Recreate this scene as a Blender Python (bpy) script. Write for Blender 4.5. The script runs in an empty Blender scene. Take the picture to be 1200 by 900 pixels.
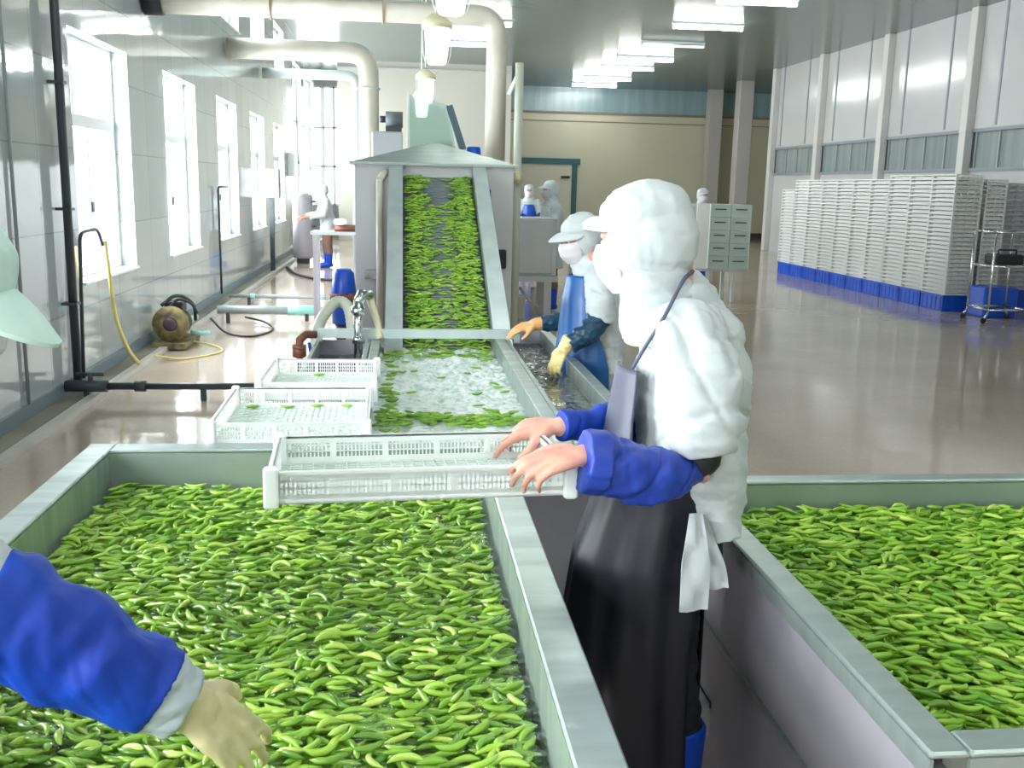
import bpy, math, random
import numpy as np
from mathutils import Vector, Matrix, noise
random.seed(7); RNG = np.random.default_rng(11)
SC = bpy.context.scene; COL = SC.collection
PI = math.pi

# ---------------------------------------------------------------- camera
F_PX = 1170.0; EYE = np.array([0.0, 0.0, 1.65])
def cam_axes():
    yv = np.array([472 - 600, 215 - 450, F_PX]); yv /= np.linalg.norm(yv)
    r = math.radians(1.3); x0 = np.array([math.cos(r), math.sin(r), 0.0])
    xv = x0 - yv * x0.dot(yv); xv /= np.linalg.norm(xv)
    zv = np.cross(yv, xv)
    if zv[1] > 0: zv = -zv
    return np.array([xv, yv, zv])
RW = cam_axes()
def P(px, py, y):
    """the point of the room seen at this place of the photograph, y metres in front of the camera"""
    d = RW @ np.array([px - 600, py - 450, F_PX]); return Vector(EYE + d * (y / d[1]))
def to_px(p):
    c = RW.T @ (np.asarray(p, float) - EYE); return 600 + F_PX * c[0] / c[2], 450 + F_PX * c[1] / c[2]
cd = bpy.data.cameras.new('camera'); cam = bpy.data.objects.new('camera', cd); COL.objects.link(cam)
cd.sensor_width = 36; cd.lens = 36 * F_PX / 1200; cd.clip_end = 200; cd.clip_start = 0.05
m = Matrix.Identity(4)
for i in range(3):
    m[i][0] = RW[i, 0]; m[i][1] = -RW[i, 1]; m[i][2] = -RW[i, 2]; m[i][3] = EYE[i]
cam.matrix_world = m
SC.camera = cam
vs = SC.view_settings
SC.display_settings.display_device = 'sRGB'
vs.view_transform = 'Standard'; vs.look = 'None'; vs.gamma = 1; vs.use_curve_mapping = False; vs.exposure = 0.95

# ---------------------------------------------------------------- materials
def srgb(c):
    return tuple(((x / 255) / 12.92 if x <= 10 else (((x / 255) + .055) / 1.055) ** 2.4) for x in c)
def mat(name, c1, rough=.5, metal=0.0, c2=None, ns=6.0, bump=0.0, bs=30.0, coat=0.0, stretch=(1, 1, 1), r2=None, spec=.5, sheen=0, trans=0, sss=0, emit=None, detail=4):
    m = bpy.data.materials.new(name); m.use_nodes = True; nt = m.node_tree; N = nt.nodes; L = nt.links
    b = N['Principled BSDF']
    b.inputs['Base Color'].default_value = (*srgb(c1), 1); b.inputs['Roughness'].default_value = rough
    b.inputs['Metallic'].default_value = metal; b.inputs['Coat Weight'].default_value = coat; b.inputs['Coat Roughness'].default_value = .12
    b.inputs['Specular IOR Level'].default_value = spec; b.inputs['Sheen Weight'].default_value = sheen
    if trans: b.inputs['Transmission Weight'].default_value = trans
    if sss:
        b.inputs['Subsurface Weight'].default_value = sss; b.inputs['Subsurface Radius'].default_value = (.02, .02, .02); b.inputs['Subsurface Scale'].default_value = 1
    if emit:
        b.inputs['Emission Color'].default_value = (*emit[0], 1); b.inputs['Emission Strength'].default_value = emit[1]
    tc = N.new('ShaderNodeTexCoord'); mp = N.new('ShaderNodeMapping'); mp.inputs['Scale'].default_value = stretch
    L.new(tc.outputs['Object'], mp.inputs['Vector'])
    if c2 is not None or r2 is not None:
        n = N.new('ShaderNodeTexNoise'); n.inputs['Scale'].default_value = ns; n.inputs['Detail'].default_value = detail
        L.new(mp.outputs['Vector'], n.inputs['Vector'])
        if c2 is not None:
            cr = N.new('ShaderNodeValToRGB'); cr.color_ramp.elements[0].position = .35; cr.color_ramp.elements[1].position = .68
            cr.color_ramp.elements[0].color = (*srgb(c1), 1); cr.color_ramp.elements[1].color = (*srgb(c2), 1)
            L.new(n.outputs['Fac'], cr.inputs['Fac']); L.new(cr.outputs['Color'], b.inputs['Base Color'])
        if r2 is not None:
            mr = N.new('ShaderNodeMapRange'); mr.inputs['From Min'].default_value = .35; mr.inputs['From Max'].default_value = .65
            mr.inputs['To Min'].default_value = rough; mr.inputs['To Max'].default_value = r2
            L.new(n.outputs['Fac'], mr.inputs['Value']); L.new(mr.outputs['Result'], b.inputs['Roughness'])
    if bump:
        n2 = N.new('ShaderNodeTexNoise'); n2.inputs['Scale'].default_value = bs; n2.inputs['Detail'].default_value = 3
        L.new(mp.outputs['Vector'], n2.inputs['Vector'])
        bp = N.new('ShaderNodeBump'); bp.inputs['Strength'].default_value = min(1, bump); bp.inputs['Distance'].default_value = .01 * max(1, bump)
        L.new(n2.outputs['Fac'], bp.inputs['Height']); L.new(bp.outputs['Normal'], b.inputs['Normal'])
    return m
def emitter(name, col, s):
    m = bpy.data.materials.new(name); m.use_nodes = True; nt = m.node_tree; nt.nodes.clear()
    e = nt.nodes.new('ShaderNodeEmission'); o = nt.nodes.new('ShaderNodeOutputMaterial')
    e.inputs['Color'].default_value = (*col, 1); e.inputs['Strength'].default_value = s
    nt.links.new(e.outputs[0], o.inputs[0]); return m
def sheet(name, tint, rough=.03, ior=1.33, bump=0, bs=20, gain=1.0, opaque=None, stretch=(1, 1, 1), det=2):
    """clear thin sheet (pane of glass, water surface, plastic curtain): transparent body under a Fresnel gloss"""
    m = bpy.data.materials.new(name); m.use_nodes = True; nt = m.node_tree; N = nt.nodes; L = nt.links; N.clear()
    o = N.new('ShaderNodeOutputMaterial'); t = N.new('ShaderNodeBsdfTransparent'); g = N.new('ShaderNodeBsdfGlossy'); mx = N.new('ShaderNodeMixShader')
    t.inputs['Color'].default_value = (*tint, 1); g.inputs['Roughness'].default_value = rough
    fr = N.new('ShaderNodeFresnel'); fr.inputs['IOR'].default_value = ior
    mu = N.new('ShaderNodeMath'); mu.operation = 'MULTIPLY'; mu.inputs[1].default_value = gain; mu.use_clamp = True
    L.new(fr.outputs[0], mu.inputs[0])
    ge = N.new('ShaderNodeNewGeometry'); iv = N.new('ShaderNodeMath'); iv.operation = 'SUBTRACT'; iv.inputs[0].default_value = 1; L.new(ge.outputs['Backfacing'], iv.inputs[1])
    m3 = N.new('ShaderNodeMath'); m3.operation = 'MULTIPLY'; L.new(mu.outputs[0], m3.inputs[0]); L.new(iv.outputs[0], m3.inputs[1]); L.new(m3.outputs[0], mx.inputs[0])
    body = t
    if opaque:
        df = N.new('ShaderNodeBsdfDiffuse'); df.inputs['Color'].default_value = (*opaque[0], 1); m2 = N.new('ShaderNodeMixShader'); m2.inputs[0].default_value = opaque[1]
        L.new(t.outputs[0], m2.inputs[1]); L.new(df.outputs[0], m2.inputs[2]); body = m2
    L.new(body.outputs[0], mx.inputs[1]); L.new(g.outputs[0], mx.inputs[2]); L.new(mx.outputs[0], o.inputs[0])
    if bump:
        tc = N.new('ShaderNodeTexCoord'); mp = N.new('ShaderNodeMapping'); mp.inputs['Scale'].default_value = stretch
        n = N.new('ShaderNodeTexNoise'); n.inputs['Scale'].default_value = bs; n.inputs['Detail'].default_value = det
        bp = N.new('ShaderNodeBump'); bp.inputs['Strength'].default_value = 1; bp.inputs['Distance'].default_value = bump
        L.new(tc.outputs['Object'], mp.inputs[0]); L.new(mp.outputs[0], n.inputs['Vector']); L.new(n.outputs['Fac'], bp.inputs['Height'])
        L.new(bp.outputs[0], fr.inputs['Normal']); L.new(bp.outputs[0], g.inputs['Normal'])
    return m

M = {}
M['steel'] = mat('brushed_steel', (176, 188, 184), .36, .65, c2=(158, 168, 166), ns=3, bump=.06, bs=40, stretch=(1, 6, 1), r2=.45)
M['steel_dark'] = mat('dull_steel_sheet', (176, 172, 180), .42, .15, c2=(148, 144, 154), ns=2.2, r2=.5)
M['steel_pale'] = mat('pale_steel_sheet', (196, 198, 200), .45, .15, c2=(184, 186, 188), ns=2)
M['steel_bright'] = mat('polished_steel', (215, 218, 218), .15, 1)
M['rail'] = mat('conveyor_rail_steel', (200, 212, 210), .34, .35, c2=(184, 196, 196), ns=5)
M['white_pipe'] = mat('white_painted_pipe', (212, 206, 194), .5, 0, c2=(196, 190, 176), ns=3)
M['grey_pipe'] = mat('grey_plastic_pipe', (150, 158, 160), .4)
M['dark_pipe'] = mat('dark_iron_pipe', (70, 76, 82), .45, .3)
M['blue'] = mat('blue_plastic', (20, 84, 200), .35, 0, c2=(14, 70, 180), ns=5)
M['plastic_white'] = mat('white_plastic_crate', (244, 248, 246), .38, 0, spec=.45, sss=.5)
M['plastic_stack'] = mat('stacked_white_plastic', (220, 222, 220), .5, 0, spec=.3)
M['plastic_green'] = mat('pale_green_plastic', (206, 220, 214), .5, 0)
M['fabric_white'] = mat('white_cotton', (190, 196, 198), .85, 0, bump=.35, bs=18, sheen=.1)
M['fabric_mint'] = mat('mint_cotton', (212, 234, 228), .85, 0, c2=(198, 226, 220), ns=6, bump=.25, bs=25)
M['fabric_mask'] = mat('white_mask_cloth', (212, 206, 210), .8, 0, bump=.2, bs=50)
M['sleeve_blue'] = mat('blue_waterproof_sleeve', (34, 66, 172), .5, 0, c2=(24, 52, 150), ns=8, bump=.3, bs=12)
M['sleeve_royal'] = mat('royal_blue_sleeve', (0, 64, 178), .6, 0, c2=(0, 48, 156), ns=7, bump=.3, bs=14)
M['sleeve_teal'] = mat('dark_teal_sleeve', (22, 66, 92), .4, 0, c2=(14, 46, 70), ns=10, bump=.3, bs=20)
M['apron_navy'] = mat('navy_rubber_apron', (14, 15, 30), .5, 0, c2=(10, 11, 24), ns=4, bump=.25, bs=8)
M['apron_grey'] = mat('apron_bib_grey', (84, 86, 106), .5, 0)
M['apron_blue'] = mat('blue_rubber_apron', (24, 96, 160), .38, 0, c2=(12, 64, 130), ns=3, bump=.2, bs=10)
M['skin'] = mat('skin', (226, 172, 152), .5, 0, c2=(214, 146, 132), ns=25, bump=.08, bs=120, sss=.0)
M['skin_face'] = mat('face_skin', (214, 140, 110), .5)
M['glove'] = mat('pale_yellow_rubber_glove', (232, 218, 160), .45, 0, c2=(222, 204, 140), ns=14)
M['glove_beige'] = mat('beige_rubber_glove', (214, 200, 158), .5, 0, c2=(200, 186, 140), ns=14)
M['glove_orange'] = mat('orange_beige_glove', (232, 170, 116), .5, 0, c2=(226, 196, 130), ns=16)
M['boot'] = mat('blue_boot', (14, 70, 190), .35)
M['trouser'] = mat('dark_trousers', (24, 24, 30), .8)
M['brown'] = mat('rust_brown_valve', (120, 72, 58), .5, .2)
M['yellow_hose'] = mat('yellow_hose', (226, 208, 130), .5)
M['mint_tie'] = mat('mint_plastic_film', (150, 214, 204), .5)
M['hose'] = mat('grey_ribbed_hose', (190, 194, 178), .45)
M['black'] = mat('black_rubber', (28, 28, 34), .5)
M['teal'] = mat('teal_door_frame', (52, 96, 104), .5)
M['cream'] = mat('cream_panel', (206, 204, 186), .55)
M['lamp_glass'] = emitter('glowing_lamp_glass', (.93, 1, .97), 2.2)
M['tube'] = emitter('fluorescent_tube_glow', (.95, 1, .96), 40)
M['tube_dim'] = emitter('dim_fluorescent_tube', (.9, 1, .97), .9)
M['lamp_cap'] = mat('yellowed_lamp_housing', (222, 214, 180), .5)
M['fixture'] = mat('light_fixture_housing', (190, 200, 196), .5)
M['glass'] = sheet('window_glass', (.96, .98, .98), .02, 1.45)
M['curtain'] = sheet('green_tinted_screen', (.72, .86, .82), .15, 1.45, gain=1.5, opaque=((.5, .66, .62), .35))
M['water'] = sheet('clear_tank_water', (.93, .98, .93), .03, 1.33, bump=.012, bs=34, gain=1.6)
M['frame'] = mat('white_window_frame', (226, 230, 230), .4)
M['shade_glass'] = mat('grey_transom_glass', (128, 140, 140), .2, 0, c2=(150, 160, 160), ns=1.2, stretch=(1, 3, .1))

def pod_mat(name, ramp, gloss):
    m = bpy.data.materials.new(name); m.use_nodes = True; nt = m.node_tree; N = nt.nodes; L = nt.links; b = N['Principled BSDF']
    at = N.new('ShaderNodeAttribute'); at.attribute_name = 'tint'
    cr = N.new('ShaderNodeValToRGB'); e = cr.color_ramp.elements
    e[0].position = 0; e[0].color = (*srgb(ramp[0]), 1); e[1].position = 1; e[1].color = (*srgb(ramp[2]), 1)
    k = e.new(.5); k.color = (*srgb(ramp[1]), 1)
    L.new(at.outputs['Fac'], cr.inputs['Fac']); L.new(cr.outputs['Color'], b.inputs['Base Color'])
    b.inputs['Roughness'].default_value = .38; b.inputs['Coat Weight'].default_value = gloss; b.inputs['Coat Roughness'].default_value = .06
    return m
M['pod'] = pod_mat('fresh_green_pod', ((84, 134, 22), (136, 180, 42), (186, 212, 92)), .8)
M['pod_dry'] = pod_mat('bright_green_pod', ((84, 138, 24), (132, 178, 42), (176, 206, 84)), .2)

# ---------------------------------------------------------------- mesh helpers
class MB:
    def __init__(s): s.v = []; s.f = []; s.smooth = []
    def add(s, vs, fs, smooth=False):
        n = len(s.v); s.v += [tuple(v) for v in vs]; s.f += [tuple(i + n for i in f) for f in fs]; s.smooth += [smooth] * len(fs); return s
    def box(s, a, b):
        x0, y0, z0 = a; x1, y1, z1 = b
        return s.add([(x0, y0, z0), (x1, y0, z0), (x1, y1, z0), (x0, y1, z0), (x0, y0, z1), (x1, y0, z1), (x1, y1, z1), (x0, y1, z1)],
                     [(0, 3, 2, 1), (4, 5, 6, 7), (0, 1, 5, 4), (1, 2, 6, 5), (2, 3, 7, 6), (3, 0, 4, 7)])
    def bbox(s, c, d): return s.box([c[i] - d[i] / 2 for i in range(3)], [c[i] + d[i] / 2 for i in range(3)])
    def hexa(s, q8): return s.add(q8, [(0, 3, 2, 1), (4, 5, 6, 7), (0, 1, 5, 4), (1, 2, 6, 5), (2, 3, 7, 6), (3, 0, 4, 7)])
    def bevbox(s, a, b, r=.01):
        """box with chamfered vertical and top edges"""
        x0, y0, z0 = a; x1, y1, z1 = b
        def ring(i, z): return [(x0 + i + r, y0 + i, z), (x1 - i - r, y0 + i, z), (x1 - i, y0 + i + r, z), (x1 - i, y1 - i - r, z), (x1 - i - r, y1 - i, z), (x0 + i + r, y1 - i, z), (x0 + i, y1 - i - r, z), (x0 + i, y0 + i + r, z)]
        vs = ring(r, z0) + ring(0, z0 + r) + ring(0, z1 - r) + ring(r, z1); fs = [tuple(range(7, -1, -1)), tuple(range(24, 32))]
        for k in range(3):
            for j in range(8): fs.append((k * 8 + j, k * 8 + (j + 1) % 8, (k + 1) * 8 + (j + 1) % 8, (k + 1) * 8 + j))
        return s.add(vs, fs)
    def bar(s, p, q, w, h=None, up=(0, 0, 1)):
        """square bar between two points"""
        p = Vector(p); q = Vector(q); h = h or w; t = (q - p).normalized(); u = Vector(up)
        if abs(t.dot(u)) > .98: u = Vector((1, 0, 0))
        a = t.cross(u).normalized() * w / 2; b = a.cross(t).normalized() * h / 2
        return s.hexa([p - a - b, p + a - b, p + a + b, p - a + b, q - a - b, q + a - b, q + a + b, q - a + b])
    def tube(s, pts, r, n=12, cap=True, lat=None, flat=True):
        pts = [Vector(p) for p in pts]; K = len(pts); rr = r if isinstance(r, (list, tuple)) and len(r) == K else [r] * K
        rings = []; prev = None
        for i, p in enumerate(pts):
            t = (pts[min(i + 1, K - 1)] - pts[max(i - 1, 0)]).normalized()
            if prev is None:
                u = Vector(lat) if lat is not None else (Vector((0, 0, 1)) if abs(t.z) < .9 else Vector((1, 0, 0)))
            else: u = Vector(lat) if lat is not None else prev
            u = (u - t * u.dot(t)).normalized(); prev = u; w = t.cross(u)
            a, b = rr[i] if isinstance(rr[i], (list, tuple)) else (rr[i], rr[i])
            rings.append([p + u * math.cos(2 * PI * k / n) * a + w * math.sin(2 * PI * k / n) * b for k in range(n)])
        vs = [v for g in rings for v in g]; fs = []
        for i in range(K - 1):
            for k in range(n): fs.append((i * n + k, i * n + (k + 1) % n, (i + 1) * n + (k + 1) % n, (i + 1) * n + k))
        s.add(vs, fs, True)
        if cap:
            base = len(s.v) - len(vs)
            s.f += [tuple(base + k for k in range(n - 1, -1, -1)), tuple(base + (K - 1) * n + k for k in range(n))]; s.smooth += [False, False]
        return s
    def lathe(s, c, prof, n=24, axis='z', cap=True):
        """prof: (radius, height) pairs; closed with caps"""
        vs = []; fs = []; K = len(prof)
        for r, h in prof:
            for k in range(n):
                a = 2 * PI * k / n; x, y = r * math.cos(a), r * math.sin(a)
                vs.append({'z': (c[0] + x, c[1] + y, c[2] + h), 'x': (c[0] + h, c[1] + x, c[2] + y), 'y': (c[0] + y, c[1] + h, c[2] + x)}[axis])
        for i in range(K - 1):
            for k in range(n): fs.append((i * n + k, i * n + (k + 1) % n, (i + 1) * n + (k + 1) % n, (i + 1) * n + k))
        s.add(vs, fs, True)
        if cap:
            base = len(s.v) - len(vs)
            s.f += [tuple(base + k for k in range(n - 1, -1, -1)), tuple(base + (K - 1) * n + k for k in range(n))]; s.smooth += [False, False]
        return s
    def grid(s, pts):
        """pts: rows of points, single sheet"""
        R_, C_ = len(pts), len(pts[0]); vs = [p for r in pts for p in r]
        return s.add(vs, [(i * C_ + j, i * C_ + j + 1, (i + 1) * C_ + j + 1, (i + 1) * C_ + j) for i in range(R_ - 1) for j in range(C_ - 1)], True)
    def mesh(s, name, m=None):
        me = bpy.data.meshes.new(name); me.from_pydata(s.v, [], s.f); me.polygons.foreach_set('use_smooth', s.smooth)
        if m: me.materials.append(m)
        me.update(); return me
    def build(s, name, m, parent=None, loc=None):
        o = bpy.data.objects.new(name, s.mesh(name, m)); COL.objects.link(o)
        if parent is not None: o.parent = parent
        if loc is not None: o.location = loc
        return o
def tag(o, label=None, cat=None, group=None, kind=None):
    if label: o['label'] = label
    if cat: o['category'] = cat
    if group: o['group'] = group
    if kind: o['kind'] = kind
    return o
def thing(name, label, cat, loc=(0, 0, 0), rz=0, group=None, kind=None):
    o = bpy.data.objects.new(name, None); COL.objects.link(o); o.empty_display_size = .1
    o.location = loc; o.rotation_euler = (0, 0, rz); return tag(o, label, cat, group, kind)
def struct(name, mb, m, label=None, cat=None):
    o = mb.build(name, m); return tag(o, label, cat, kind='structure')
def dup(o, loc=None, rot=None, label=None, group=None, parent=None):
    c = o.copy(); COL.objects.link(c)
    if parent is not None: c.parent = parent
    if loc is not None: c.location = loc
    if rot is not None: c.rotation_euler = rot
    if label: c['label'] = label
    if group: c['group'] = group
    for ch in o.children: dup(ch, parent=c)
    return c
def recenter(o, origin):
    """move a mesh object's origin to a point of the room without moving the mesh"""
    v = np.empty(len(o.data.vertices) * 3); o.data.vertices.foreach_get('co', v); v = v.reshape(-1, 3) - np.array(origin)
    o.data.vertices.foreach_set('co', v.ravel()); o.location = origin; return o
def curve_pts(pts, n=8):
    """Catmull-Rom through the points"""
    P_ = [Vector(p) for p in pts]; P_ = [P_[0] * 2 - P_[1]] + P_ + [P_[-1] * 2 - P_[-2]]; out = []
    for i in range(1, len(P_) - 2):
        a, b, c, d = P_[i - 1:i + 3]
        for k in range(n):
            t = k / n; out.append(.5 * ((2 * b) + (c - a) * t + (2 * a - 5 * b + 4 * c - d) * t * t + (3 * b - a - 3 * c + d) * t ** 3))
    out.append(P_[-2]); return out
ORD = 'first second third fourth fifth sixth seventh eighth ninth tenth eleventh twelfth thirteenth fourteenth fifteenth sixteenth seventeenth eighteenth nineteenth twentieth twenty-first twenty-second twenty-third twenty-fourth twenty-fifth twenty-sixth twenty-seventh twenty-eighth twenty-ninth thirtieth'.split()
# ---------------------------------------------------------------- the room
XL, XR, YB, ZC = -2.53, 10.4, 35.0, 5.0
Y0 = -6.0
def floor_mat():
    m = mat('wet_terrazzo_floor', (198, 180, 164), .06, 0, c2=(180, 163, 148), ns=.7, spec=.62, r2=.14, detail=6)
    nt = m.node_tree; N = nt.nodes; L = nt.links; b = N['Principled BSDF']
    tc = N.new('ShaderNodeTexCoord')
    sp = N.new('ShaderNodeTexVoronoi'); sp.inputs['Scale'].default_value = 90
    L.new(tc.outputs['Object'], sp.inputs['Vector'])
    base = b.inputs['Base Color'].links[0].from_socket
    mx = N.new('ShaderNodeMix'); mx.data_type = 'RGBA'; mx.blend_type = 'MULTIPLY'; mx.inputs[0].default_value = .16
    L.new(base, mx.inputs[6]); L.new(sp.outputs['Color'], mx.inputs[7]); L.new(mx.outputs[2], b.inputs['Base Color'])
    n = N.new('ShaderNodeTexNoise'); n.inputs['Scale'].default_value = 3.2; n.inputs['Detail'].default_value = 2
    bp = N.new('ShaderNodeBump'); bp.inputs['Strength'].default_value = 1; bp.inputs['Distance'].default_value = .0022
    L.new(tc.outputs['Object'], n.inputs['Vector']); L.new(n.outputs['Fac'], bp.inputs['Height']); L.new(bp.outputs[0], b.inputs['Normal'])
    return m
def tile_mat():
    m = mat('glossy_wall_tile', (168, 182, 180), .06, 0, spec=.5)
    nt = m.node_tree; N = nt.nodes; L = nt.links; b = N['Principled BSDF']
    tc = N.new('ShaderNodeTexCoord'); mp = N.new('ShaderNodeMapping'); mp.inputs['Rotation'].default_value = (0, PI / 2, PI / 2)
    sx = N.new('ShaderNodeSeparateXYZ'); cx = N.new('ShaderNodeCombineXYZ'); L.new(tc.outputs['Object'], sx.inputs[0]); L.new(sx.outputs['Y'], cx.inputs['X']); L.new(sx.outputs['Z'], cx.inputs['Y'])
    br = N.new('ShaderNodeTexBrick'); br.offset = 0; br.inputs['Scale'].default_value = 1; br.inputs['Brick Width'].default_value = .62; br.inputs['Row Height'].default_value = .62
    br.inputs['Mortar Size'].default_value = .006; br.inputs['Color1'].default_value = (*srgb((180, 187, 187)), 1); br.inputs['Color2'].default_value = (*srgb((168, 176, 176)), 1); br.inputs['Mortar'].default_value = (*srgb((146, 158, 158)), 1)
    L.new(cx.outputs[0], br.inputs['Vector']); L.new(br.outputs['Color'], b.inputs['Base Color'])
    n = N.new('ShaderNodeTexNoise'); n.inputs['Scale'].default_value = 1.5; bp = N.new('ShaderNodeBump'); bp.inputs['Strength'].default_value = 1; bp.inputs['Distance'].default_value = .006
    L.new(tc.outputs['Object'], n.inputs['Vector']); L.new(n.outputs['Fac'], bp.inputs['Height']); L.new(bp.outputs[0], b.inputs['Normal'])
    return m
def ceil_mat():
    m = mat('painted_metal_ceiling', (112, 126, 124), .22, .0, c2=(98, 112, 112), ns=.5, spec=.7)
    return m
M['floor'] = floor_mat(); M['tile'] = tile_mat(); M['ceil'] = ceil_mat()
M['backwall'] = mat('cream_back_wall', (206, 202, 178), .4, 0, c2=(196, 193, 172), ns=.4)
M['panel_white'] = mat('white_wall_panel', (198, 198, 198), .15, 0, c2=(190, 190, 190), ns=.6, spec=.35)
M['pillar'] = mat('painted_pillar', (206, 204, 200), .5)
M['pillar_grey'] = mat('tiled_grey_pillar', (186, 182, 178), .4)
M['clerestory'] = mat('bluish_transom_panel', (150, 176, 182), .25, 0, c2=(134, 160, 168), ns=1.2, stretch=(4, 1, .3))

struct('floor', MB().box((XL - .3, Y0, -.1), (15, YB + .3, 0)), M['floor'])
c = MB().box((XL - .3, Y0, ZC), (15, YB + .3, ZC + .1))
struct('ceiling', c, M['ceil'])
# left wall with its window openings
WY = [8.25 + 3.1 * k for k in (-4, -3, -2, 0, 1, 2, 3, 4)]; WW = 1.68; WZ0, WZ1 = .8, 2.77; WT = .26  # first three windows are out of view, added to light the foreground
UY = [14.9, 17.9, 21.0]; UZ0, UZ1 = 3.85, 4.75
w = MB()
def wall_x(w, x0, x1, ya, yb, za, zb, holes):
    """a wall slab with rectangular holes (y0,y1,z0,z1)"""
    ys = sorted({ya, yb, *[h[0] for h in holes], *[h[1] for h in holes]}); zs = sorted({za, zb, *[h[2] for h in holes], *[h[3] for h in holes]})
    for a, b in zip(ys, ys[1:]):
        run = None
        for c_, d in zip(zs, zs[1:]):
            ym, zm = (a + b) / 2, (c_ + d) / 2
            if any(h[0] < ym < h[1] and h[2] < zm < h[3] for h in holes):
                if run: w.box((x0, a, run[0]), (x1, b, run[1])); run = None
            else: run = (run[0], d) if run else (c_, d)
        if run: w.box((x0, a, run[0]), (x1, b, run[1]))
holes = [(y, y + WW, WZ0, WZ1) for y in WY] + [(y, y + 1.7, UZ0, UZ1) for y in UY] + [(24.3, 26.4, 1.0, 4.4), (27.0, 30.0, 1.0, 4.4)]
wall_x(w, XL - WT, XL, Y0, YB - 2, 0, ZC, holes)
struct('wall_left', w, M['tile'])
# right wall
w = MB(); w.box((XR, Y0, 0), (XR + .2, 28, 2.15)); w.box((XR, Y0, 2.84), (XR + .2, 28, ZC))
struct('wall_right', w, M['panel_white'])
w = MB()
for y in np.arange(12.0, 28, 1.72): w.box((XR - .012, y - .03, 2.9), (XR, y + .03, ZC))
w.box((XR - .03, Y0, 2.8), (XR, 28, 2.86)); w.box((XR - .05, Y0, 2.1), (XR, 28, 2.16))
struct('trim_2', w, mat('grey_panel_seam', (138, 144, 150), .5))
for i, y in enumerate((16.2, 17.95, 21.3, 24.7, 27.9)):
    if i == 0: continue
    q = MB(); q.bevbox((XR - .16, y - .11, 0), (XR, y + .11, ZC), .01); q.box((XR - .165, y - .115, 2.8), (XR - .158, y + .115, 2.83))
    struct('pillar', q, M['pillar'], ('nearest white pillar on the panelled right wall', 'second nearest white pillar on the panelled right wall', 'third white pillar along the panelled right wall', 'white pillar at the far end of the right wall')[i - 1], 'pillar')
ys = [Y0, 14.4, 17.84, 21.2, 24.6, 27.8]
for i in range(1, 5):
    a, b = ys[i] + (.22 if i > 0 else 0), ys[i + 1]
    e = thing('window_%d' % (i + 10), None, None, (XR + .05, a, 2.16), kind='structure')
    MB().box((0, 0, 0), (.03, b - a, .66)).build('pane', M['shade_glass'], e)
    f = MB()
    for t in (0.02, .25, .5, .75, .98): f.box((-.03, (b - a) * t - .02, 0), (.035, (b - a) * t + .02, .66))
    f.build('window_frame', mat('transom_frame', (160, 166, 168), .5), e)
w = MB().box((XR, Y0, 2.16), (XR + .1, 14.6, 2.84)); w.box((XR + .11, 14.6, 2.14), (XR + .13, 28, 2.86)); struct('transom_and_light_block', w, M['shade_glass'])  # second box: backing added behind the panes to stop light leaking through
# walls behind
w = MB(); w.box((-1.8, YB, 0), (15, YB + .2, 4.15)); struct('wall_back', w, M['backwall'])
w = MB(); w.box((-1.8, YB + .02, 4.15), (15, YB + .2, ZC)); struct('trim_4', w, M['clerestory'])
w = MB(); w.box((-1.8, YB - .05, 4.12), (15, YB, 4.2)); w.box((-1.8, YB - .03, 3.86), (15, YB, 3.89)); struct('trim_5', w, mat('brown_trim', (140, 124, 112), .5))
w = MB(); w.box((-1.8, YB - .06, 0), (15, YB, .18)); struct('baseboard_back', w, mat('dark_kerb', (72, 66, 62), .5))
w = MB(); w.box((15, 28, 0), (15.2, YB, ZC)); w.box((XR, 28, 0), (15, 28.2, ZC)); struct('wall_recess', w, M['backwall'])
w = MB(); w.box((-2.8, Y0 - .2, 0), (XR + .2, Y0, ZC)); struct('wall_rear', w, mat('white_rear_wall', (226, 226, 220), .6))
for (x, y, lb) in ((10.32, 34.0, 'grey square pillar farther from camera, before the cream back wall'), (10.34, 31.0, 'grey square pillar nearer to camera, right of the other one')):
    q = MB(); q.bevbox((x, y, 0), (x + .45, y + .45, ZC), .015); q.box((x - .006, y - .006, 3.9), (x + .456, y + .456, 3.92)); q.box((x - .006, y - .006, 2.3), (x + .456, y + .456, 2.315))
    struct('pillar', q, M['pillar_grey'], lb, 'pillar')
# partition block behind the washing machine
w = MB(); w.box((-1.83, 29.5, 0), (3.09, YB, ZC)); struct('wall_partition', w, mat('pale_partition', (196, 194, 182), .4, 0, c2=(188, 188, 178), ns=.5))
w = MB(); w.box((-1.83, 29.46, 4.78), (3.09, 29.5, 4.84)); struct('trim_6', w, M['panel_white'])
# end wall of the corridor, all glazed
w = MB(); w.box((-2.8, 33, 0), (-1.83, 33.2, .9)); w.box((-2.8, 33, 4.6), (-1.83, 33.2, ZC)); struct('wall_corridor', w, M['panel_white'])

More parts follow.
